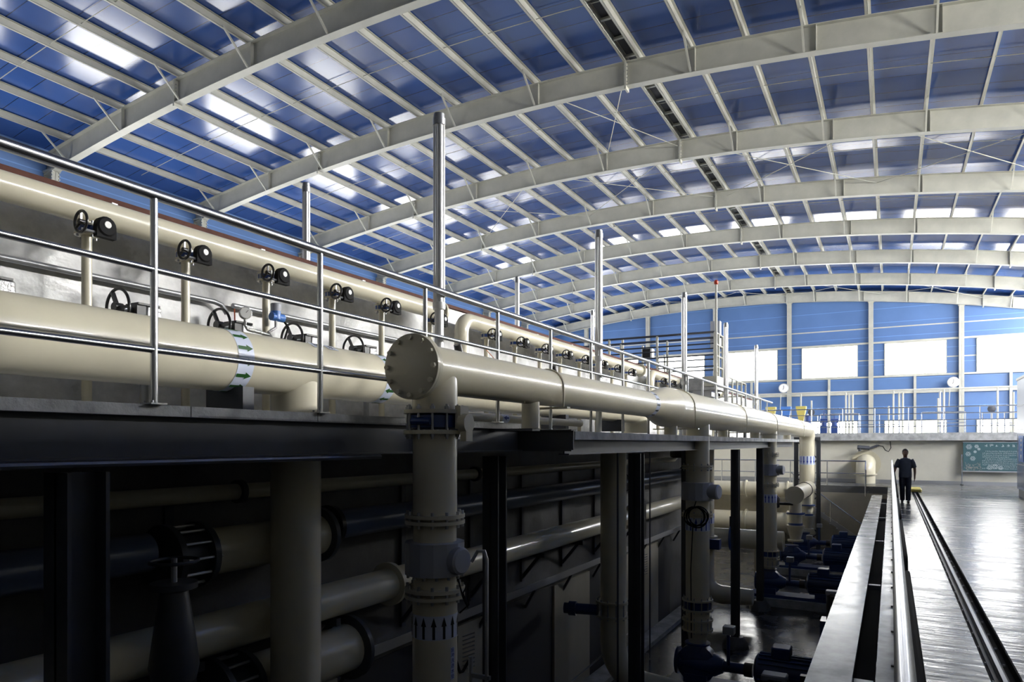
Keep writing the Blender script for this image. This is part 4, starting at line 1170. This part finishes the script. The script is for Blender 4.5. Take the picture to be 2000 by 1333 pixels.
# big flanged cream pipe on the dado wall
t = thing('wall_pipe', 'brightly lit cream pipe bend with a big bolted flange on the far wall', 'pipe', (-1.05, 36.7, 0))
MB().tube([(0, 0, 0), (0, 0, .5)] + arc((0, .45, .5), (0, -1, 0), (0, 0, 1), .45, 0, PI / 2, 8)[1:] + [(0, .69, .95)], .42, 32).build('bend', M_CREAM, t)
f = MB().lathe((0, .66, .92), (0, -1, 0), [(0, .64), (.06, .64)], 40).build('wall_flange', M_CREAMD, t)
bolts((f, M_CREAMD), (0, .60, .92), (0, -1, 0), .57, 24, 0, .04, .028)
MB().lathe((0, 0, .40), (0, 0, 1), [(0, .50), (.06, .50)], 32).build('lower_flange', M_CREAMD, t)
t = thing('wall_camera', 'dark bracketed camera with cable loop below the mezzanine edge', 'camera', (-.55, 37.3, 1.68))
MB().box(-.06, .06, -.28, .08, .06, .14).build('bracket', M_BEAM, t)
MB().tube([(-.05, -.25, .08), (-.45, -.35, -.05)], .05, 10).build('arm', M_BEAM, t)
MB().tube([(-.35, -.35, -.02), (-.85, -.45, .02)], .10, 14).build('camera_body', M_BEAM, t)
MB().tube([(-.75, -.45, -.05), (-.75, -.45, -.17)], .06, 10).build('sun_hood', M_BEAM, t)
MB().tube([(.06, -.2, .1), (.22, -.2, .06), (.32, -.18, -.12), (.45, -.15, -.18), (.55, -.1, 0), (.52, 0, .3)], .018, 8).build('cable', M_RUBBER, t)

# ------------------------------------------------------------------ far mezzanine furniture
railing('mezzanine_railing', 'stainless railing along the front edge of the far mezzanine', (-6.2, 37.1, 2.38), (11.8, 37.1, 2.38), 1.18, 3, 14, .026)
railing('gable_catwalk_railing', 'pale double rail high along the gable behind the mezzanine', (-11.5, 53.6, 2.38), (11.8, 53.6, 2.38), 3.1, 0, 9, .06, m=M_STEEL)
mb_l = ['far left', 'behind the yellow hopper', 'above the round flange', 'above the person', 'left of the right clock', 'far right']
for i, x in enumerate((-5.6, -3.4, -1.5, 1.4, 4.2, 6.4)):
    railing('tank_railing', 'short inner railing on the mezzanine, ' + mb_l[i], (x, 43.5 - (i % 2) * 2, 2.38), (x + 1.9, 43.5 - (i % 2) * 2, 2.38), 1.1, 1, 3, .03, grp='inner mezzanine railings')
for (x, y, m, l) in ((-4.24, 40.2, M_YEL, 'yellow hopper on the mezzanine beside the blue drum'), (-5.78, 40.2, M_YEL, 'yellow hopper on the mezzanine behind the end of the walkway rail'), (-5.0, 40.2, M_BRIGHTB, 'blue hopper between the two yellow hoppers')):
    t = thing('hopper', l, 'hopper', (x, y, 2.38), 'hoppers on the mezzanine')
    MB().lathe((0, 0, 0), (0, 0, 1), [(.25, .07), (.45, .09), (1.42, .36), (1.5, .36)], 4).build('cone', m, t)
    MB().box(-.2, .2, -.2, .2, 0, .26).build('base', M_BRIGHTB, t)
t = thing('blue_drum', 'upright dark blue drum motor right of the yellow hopper', 'motor', (-3.85, 39.4, 2.38))
MB().lathe((0, 0, .0), (0, 0, 1), [(0, .16), (.9, .16), (.95, .12)], 16).build('drum', M_NAVY, t)
MB().lathe((0, 0, .95), (0, 0, 1), [(0, .05), (.10, .05)], 10).build('shaft_end', M_GALV, t)
for (x, l) in ((-3.12, 'left dark blue dosing pump on the mezzanine'), (-2.62, 'right dark blue dosing pump on the mezzanine')):
    t = thing('dosing_pump', l, 'pump', (x, 40.2, 2.38), 'dosing pumps')
    MB().box(-.16, .16, -.15, .15, 0, .45).build('base', M_NAVY, t)
    MB().lathe((0, 0, .45), (0, 0, 1), [(0, .14), (.3, .14)], 14).build('head', M_NAVY, t)
    MB().tube([(-.17, 0, .7), (.2, 0, .7)], .12, 14).build('motor', M_NAVY, t)
    MB().tube([(.0, 0, .7), (.0, 0, 1.25 if x < -3 else 1.0)], .03, 8).build('pipe', M_NAVY, t)
for (x, z, l) in ((-4.28, 3.78, 'dark round wheel behind the mezzanine railing, left'), (4.86, 3.78, 'dark round wheel behind the mezzanine railing near the cabinet')):
    t = thing('stand_wheel', l, 'handwheel', (x, 46, 2.38), 'round wheels on stands')
    MB().tube([(0, 0, 0), (0, 0, z - 2.38 - .2)], .05, 8).build('stand', M_GALV, t)
    MB().lathe((0, -.05, z - 2.38), (0, 1, 0), [(0, .1), (.03, .2), (.07, .2), (.1, .1)], 20).build('wheel', M_BEAM, t)
for (x, l) in ((-7.05, 'round white wall clock left of the centre gable column'), (3.7, 'round white wall clock at the right gable column')):
    t = thing('wall_clock', l, 'clock', (x, 55.3, 6.02), 'gable clocks')
    MB().lathe((0, 0, 0), (0, -1, 0), [(0, .36), (.06, .36), (.07, .33)], 32).build('case', M_SILV, t)
    f = MB().lathe((0, -.072, 0), (0, -1, 0), [(0, .31), (.004, .31)], 32).build('face', M_WHITE, t)
    h = MB(); h.beam((0, -.082, 0), (0, -.082, .2), .03, .006, up=(0, 1, 0)); h.beam((0, -.082, 0), (-.06, -.082, -.12), .03, .006, up=(0, 1, 0)); h.build('hands', M_BLACK, f)
    MB().tube([(-.2, .0, -.35), (-.25, 0, -1.6)], .03, 6).build('bracket_pipe', M_STEEL, t)
    MB().box(-.1, .1, .0, .62, -.05, .05).build('wall_arm', M_STEEL, t)
for (x, l) in ((-2.6, 'pair of slim white pipes on the gable left of the centre column'), (.5, 'pair of slim white pipes on the gable right of the centre column'), (2.9, 'pair of slim grey pipes below the right clock')):
    t = thing('pipe_pair', l, 'pipe', (x, 54.6, 2.38), 'slim pipe pairs before the gable')
    for dx in (0, .22):
        MB().tube([(dx, 0, 0), (dx, 0, 3.0)], .07, 8).build('pipe', M_STEEL if x < 2 else M_GALV, t)
for (x, y, h, l) in ((-7.6, 42, 2.2, 'slim white post on the mezzanine left of the left clock'), (-3.9, 42, 1.9, 'slim white post right of the yellow hopper'), (-2.86, 39.6, 2.3, 'white post between the two dosing pumps'), (-.1, 42, 1.5, 'slim white post above the round flange'), (2.2, 43, 1.9, 'slim white post above the walking person'), (5.2, 41, 2.0, 'slim white post near the right cabinet')):
    t = MB().tube([(x, y, 2.38), (x, y, 2.38 + h)], .045, 8).build('mezzanine_post', M_STEEL); tag(t, l, 'post', 'slim posts on the mezzanine')

# raised footbridge over the tanks
BZ = EYE + 1.62
t = thing('footbridge', 'raised footbridge crossing the tanks behind the middle pole', 'footbridge', (-4.0, 17.3, BZ))
MB().box(-6.5, .25, 0, .95, -.30, 0).build('deck', M_CONC, t)
MB().box(-.1, .27, -.02, .97, -.22, .03).build('toe_plate', M_STEEL, t)
MB().box(-.35, .1, .1, .85, -.46, -.30).build('lower_box', M_GALV, t)
for y in (0.02, .93):
    for z, r in ((1.12, .028), (.84, .018), (.56, .018), (.28, .018)):
        MB().tube([(-6.5, y, z), (.2, y, z)], r, 8).build('rail', M_BEAM if z < 1 else M_DARKIN, t)
    for x in (-6.4, -5.1, -3.8, -2.55, -1.25, .2):
        MB().tube([(x, y, 0), (x, y, 1.12)], .035, 8).build('post', M_STEEL, t)
for z in (1.12, .84, .56, .28):
    MB().tube([(.2, .02, z), (.2, .93, z)], .022, 8).build('end_rail', M_STEEL, t)
MB().tube([(.2, .45, 0), (.2, .45, 1.12)], .03, 8).build('post', M_STEEL, t)
for x in (-6.0, -3.0, -1.15):
    MB().box(x - .08, x + .08, .3, .6, 2.9 - BZ, -.3).build('pier', M_CONC, t)
t = thing('bridge_cabinet', 'grey electrical box standing at the corner of the footbridge', 'box', (-4.0, 18.35, BZ - .2))
MB().box(-.12, .12, -.1, .1, 1.05, 1.75).build('box', M_MGREY, t)
MB().tube([(0, 0, -1.2), (0, 0, 1.05)], .03, 8).build('stand', M_STEEL, t)
t = thing('signal_mast', 'thin white mast with a red ball top beside the footbridge', 'mast', (-3.72, 17.1, ST - .08))
MB().tube([(0, 0, 0), (0, 0, EYE + 3.85 - ST + .08)], .028, 10).build('pole', M_STEEL, t)
MB().lathe((0, 0, EYE + 3.93 - ST), (0, 0, 1), [(0, .03), (.03, .055), (.08, .055), (.11, .03)], 14).build('red_lamp', M_RED, t)
MB().tube([(0, 0, 1.6), (.0, 0, 1.6 + .01)], .05, 10).build('ring', M_STEEL, t)
# lower landing beside the bridge
t = thing('stair_landing', 'small white-railed landing just below and beyond the footbridge end', 'landing', (-4.15, 18.45, EYE + .62))
MB().box(-.45, .45, 0, 2.6, -.12, 0).build('deck', M_GALV, t)
for x in (-.42, .42):
    for h in (1.1, .75, .4):
        MB().tube([(x, 0, h), (x, 2.58, h)], .022, 8).build('rail', M_STEEL, t)
    for y in (0.02, .65, 1.3, 1.95, 2.57):
        MB().tube([(x, y, -.1), (x, y, 1.1)], .026, 8).build('post', M_STEEL, t)
    for y in (.1, 2.45):
        MB().tube([(x, y, ST - .08 - EYE - .62), (x, y, -.1)], .04, 8).build('leg', M_STEEL, t)
for h in (1.1, .75, .4):
    MB().tube([(-.42, 2.57, h), (.42, 2.57, h)], .022, 8).build('end_rail', M_STEEL, t)
for i, (y, h, l) in enumerate(((18.5, 1.25, 'upright white post on the tanks left of the footbridge'), (20.3, 1.25, 'upright white post holding the black floodlight'), (22.6, 1.25, 'upright white post on the tanks just beyond the footbridge'))):
    o = MB().tube([(-6.6, y, 2.9), (-6.6, y, 2.9 + h + .7)], .035, 10).build('tank_post', M_STEEL); tag(o, l, 'post', 'posts on the tanks')
t = thing('flood_light', 'small black floodlight on a white post above the far header pipe', 'floodlight', (-6.55, 20.3, 4.62))
MB().box(-.02, .22, -.12, .12, -.15, .12).build('housing', M_BLACK, t)
MB().box(.22, .27, -.12, .12, -.15, .12).build('lens', M_WHITE, t)
# ------------------------------------------------------------------ person
def body(parts, name, m, parent, voxel=.014, smooth=2):
    mb = MB()
    for path, n in parts:
        P = [Vector(p[0]) for p in path]
        rx = [p[1] for p in path]; ry = [p[2] for p in path]
        N = len(P); vs = []; fs = []
        for i in range(N):
            if i == 0: d = P[1] - P[0]
            elif i == N - 1: d = P[-1] - P[-2]
            else: d = P[i + 1] - P[i - 1]
            d.normalize()
            a = Vector((1, 0, 0)); a = (a - d * a.dot(d)).normalized(); b = d.cross(a)
            for k in range(n):
                g = 2 * PI * k / n
                vs.append(P[i] + a * rx[i] * math.cos(g) + b * ry[i] * math.sin(g))
        for i in range(N - 1):
            for k in range(n):
                k2 = (k + 1) % n
                fs.append((i * n + k, i * n + k2, (i + 1) * n + k2, (i + 1) * n + k))
        fs.append(tuple(reversed(range(n)))); fs.append(tuple((N - 1) * n + k for k in range(n)))
        mb.add(vs, fs)
    o = mb.build(name, m, parent)
    r = o.modifiers.new('merge', 'REMESH'); r.mode = 'VOXEL'; r.voxel_size = voxel; r.use_smooth_shade = True
    s = o.modifiers.new('soft', 'SMOOTH'); s.iterations = smooth; s.factor = .5
    return o
# faces the camera (toward -Y), walking; metre units, origin between the feet
pt = thing('person', 'person in a dark short-sleeved shirt and trousers walking beside the handrail', 'person', (.40, 25.3, 0))
head = [((0, -.015, 1.465), .055, .060), ((0, -.02, 1.50), .060, .075), ((0, -.02, 1.55), .072, .088), ((0, -.01, 1.60), .077, .095), ((0, 0, 1.65), .072, .090), ((0, .005, 1.685), .045, .06), ((0, .005, 1.695), .015, .02)]
nose = [((0, -.10, 1.60), .008, .008), ((0, -.122, 1.562), .016, .014), ((0, -.10, 1.55), .012, .010)]
neck = [((0, 0, 1.36), .065, .06), ((0, 0, 1.50), .052, .055)]
torso = [((0, 0, .84), .15, .10), ((0, 0, .95), .155, .105), ((0, 0, 1.08), .15, .105), ((0, 0, 1.22), .17, .11), ((0, 0, 1.33), .185, .10), ((0, 0, 1.40), .12, .07)]
# viewer's left arm = -X side, reaches forward to the handrail
armL = [((-.18, 0, 1.36), .055, .055), ((-.235, -.02, 1.24), .050, .05), ((-.275, -.04, 1.10), .040, .04), ((-.305, -.10, .99), .036, .034), ((-.33, -.20, .92), .026, .024), ((-.335, -.25, .90), .034, .022), ((-.335, -.31, .885), .036, .016)]
armR = [((.18, 0, 1.36), .055, .055), ((.235, .01, 1.22), .050, .05), ((.26, .02, 1.08), .040, .04), ((.265, .0, .96), .036, .034), ((.26, -.04, .84), .026, .024), ((.26, -.05, .80), .024, .036), ((.258, -.055, .75), .018, .036)]
def fingers(base, dirv, side, curl, L=.07):
    out = []
    base = Vector(base); dirv = Vector(dirv).normalized(); side = Vector(side).normalized(); curl = Vector(curl)
    for k, (o, l) in enumerate(((-.026, .9), (-.009, 1.0), (.009, .95), (.025, .75))):
        p0 = base + side * o
        p1 = p0 + dirv * L * l * .5
        p2 = p1 + (dirv * .8 + curl * .6).normalized() * L * l * .3
        p3 = p2 + (dirv * .4 + curl).normalized() * L * l * .25
        out.append(([(p0, .009, .009), (p1, .0085, .0085), (p2, .008, .008), (p3, .006, .006)], 8))
    p0 = base - side * .034 - dirv * .05
    out.append(([(p0, .011, .011), (p0 - side * .022 + dirv * .022, .010, .010), (p0 - side * .026 + dirv * .05, .007, .007)], 8))
    return out
fL = fingers((-.335, -.315, .885), (0, -1, -.15), (1, 0, 0), (0, 0, -1))
fR = fingers((.258, -.055, .74), (0, -.05, -1), (0, 1, 0), (-1, 0, 0))
legL = [((-.085, 0, .86), .085, .095), ((-.085, -.03, .66), .075, .08), ((-.080, -.05, .48), .055, .06), ((-.075, 0, .30), .05, .058), ((-.07, .06, .12), .035, .04), ((-.07, .07, .05), .036, .045)]
legR = [((.085, 0, .86), .085, .095), ((.085, -.06, .66), .075, .08), ((.085, -.11, .48), .055, .06), ((.085, -.12, .30), .05, .058), ((.085, -.13, .12), .035, .04), ((.085, -.13, .05), .036, .045)]
ears = [([((s * .07, .0, 1.555), .010, .014), ((s * .083, .008, 1.585), .009, .02), ((s * .078, .008, 1.615), .006, .012)], 8) for s in (-1, 1)]
bo = body([(head, 20), (nose, 8), (neck, 16), (torso, 24), (armL, 14), (armR, 14), (legL, 16), (legR, 16)] + ears + fL + fR, 'body', M_SKIN, pt, .0075, 2)
for s in (-1, 1):
    MB().lathe((s * .03, -.088, 1.60), (0, -1, 0), [(0, .011), (.008, .008), (.011, .003)], 10).build('eye', M_BLACK, pt)
MB().box(-.025, .025, -.112, -.104, 1.522, 1.530).build('mouth', mat('lips', (.2, .07, .06), .5), pt)
body([([((0, .032, 1.53), .074, .072), ((0, .028, 1.59), .089, .092), ((0, .008, 1.645), .089, .106), ((0, .004, 1.69), .070, .085), ((0, .006, 1.718), .03, .04)], 20)], 'hair', M_HAIR, pt, .01, 2)
sh = [([((0, 0, .80), .185, .135), ((0, 0, .92), .185, .135), ((0, 0, 1.08), .178, .13), ((0, 0, 1.24), .192, .13), ((0, 0, 1.35), .195, .115), ((0, 0, 1.415), .11, .085)], 24),
      ([((-.15, 0, 1.365), .08, .075), ((-.215, -.015, 1.26), .07, .066), ((-.258, -.03, 1.13), .066, .064)], 16),
      ([((.15, 0, 1.365), .08, .075), ((.215, .005, 1.26), .07, .066), ((.255, .01, 1.12), .066, .064)], 16),
      ([((0, .005, 1.39), .075, .07), ((0, .01, 1.435), .066, .064)], 16)]
body(sh, 'shirt', M_SHIRT, pt, .012, 2)
tr = [([((0, 0, .90), .158, .115), ((0, 0, .80), .165, .12)], 20)] + \
     [([((s * .08, 0, .86), .095, .11), ((s * .088, -.045 if s > 0 else -.02, .66), .09, .095), ((s * .085, -.10 if s > 0 else -.04, .48), .076, .08), ((s * .08, -.115 if s > 0 else 0, .30), .074, .078), ((s * .078, -.125 if s > 0 else .055, .08), .070, .078)], 18) for s in (-1, 1)]
body(tr, 'trousers', M_TROUS, pt, .012, 2)
for s, y in ((-1, .05), (1, -.15)):
    body([([((s * .08, y + .09, .035), .04, .034), ((s * .08, y, .045), .045, .045), ((s * .085, y - .1, .038), .048, .036), ((s * .088, y - .17, .03), .03, .022)], 14)], 'shoe', M_SHOE, pt, .009, 1)
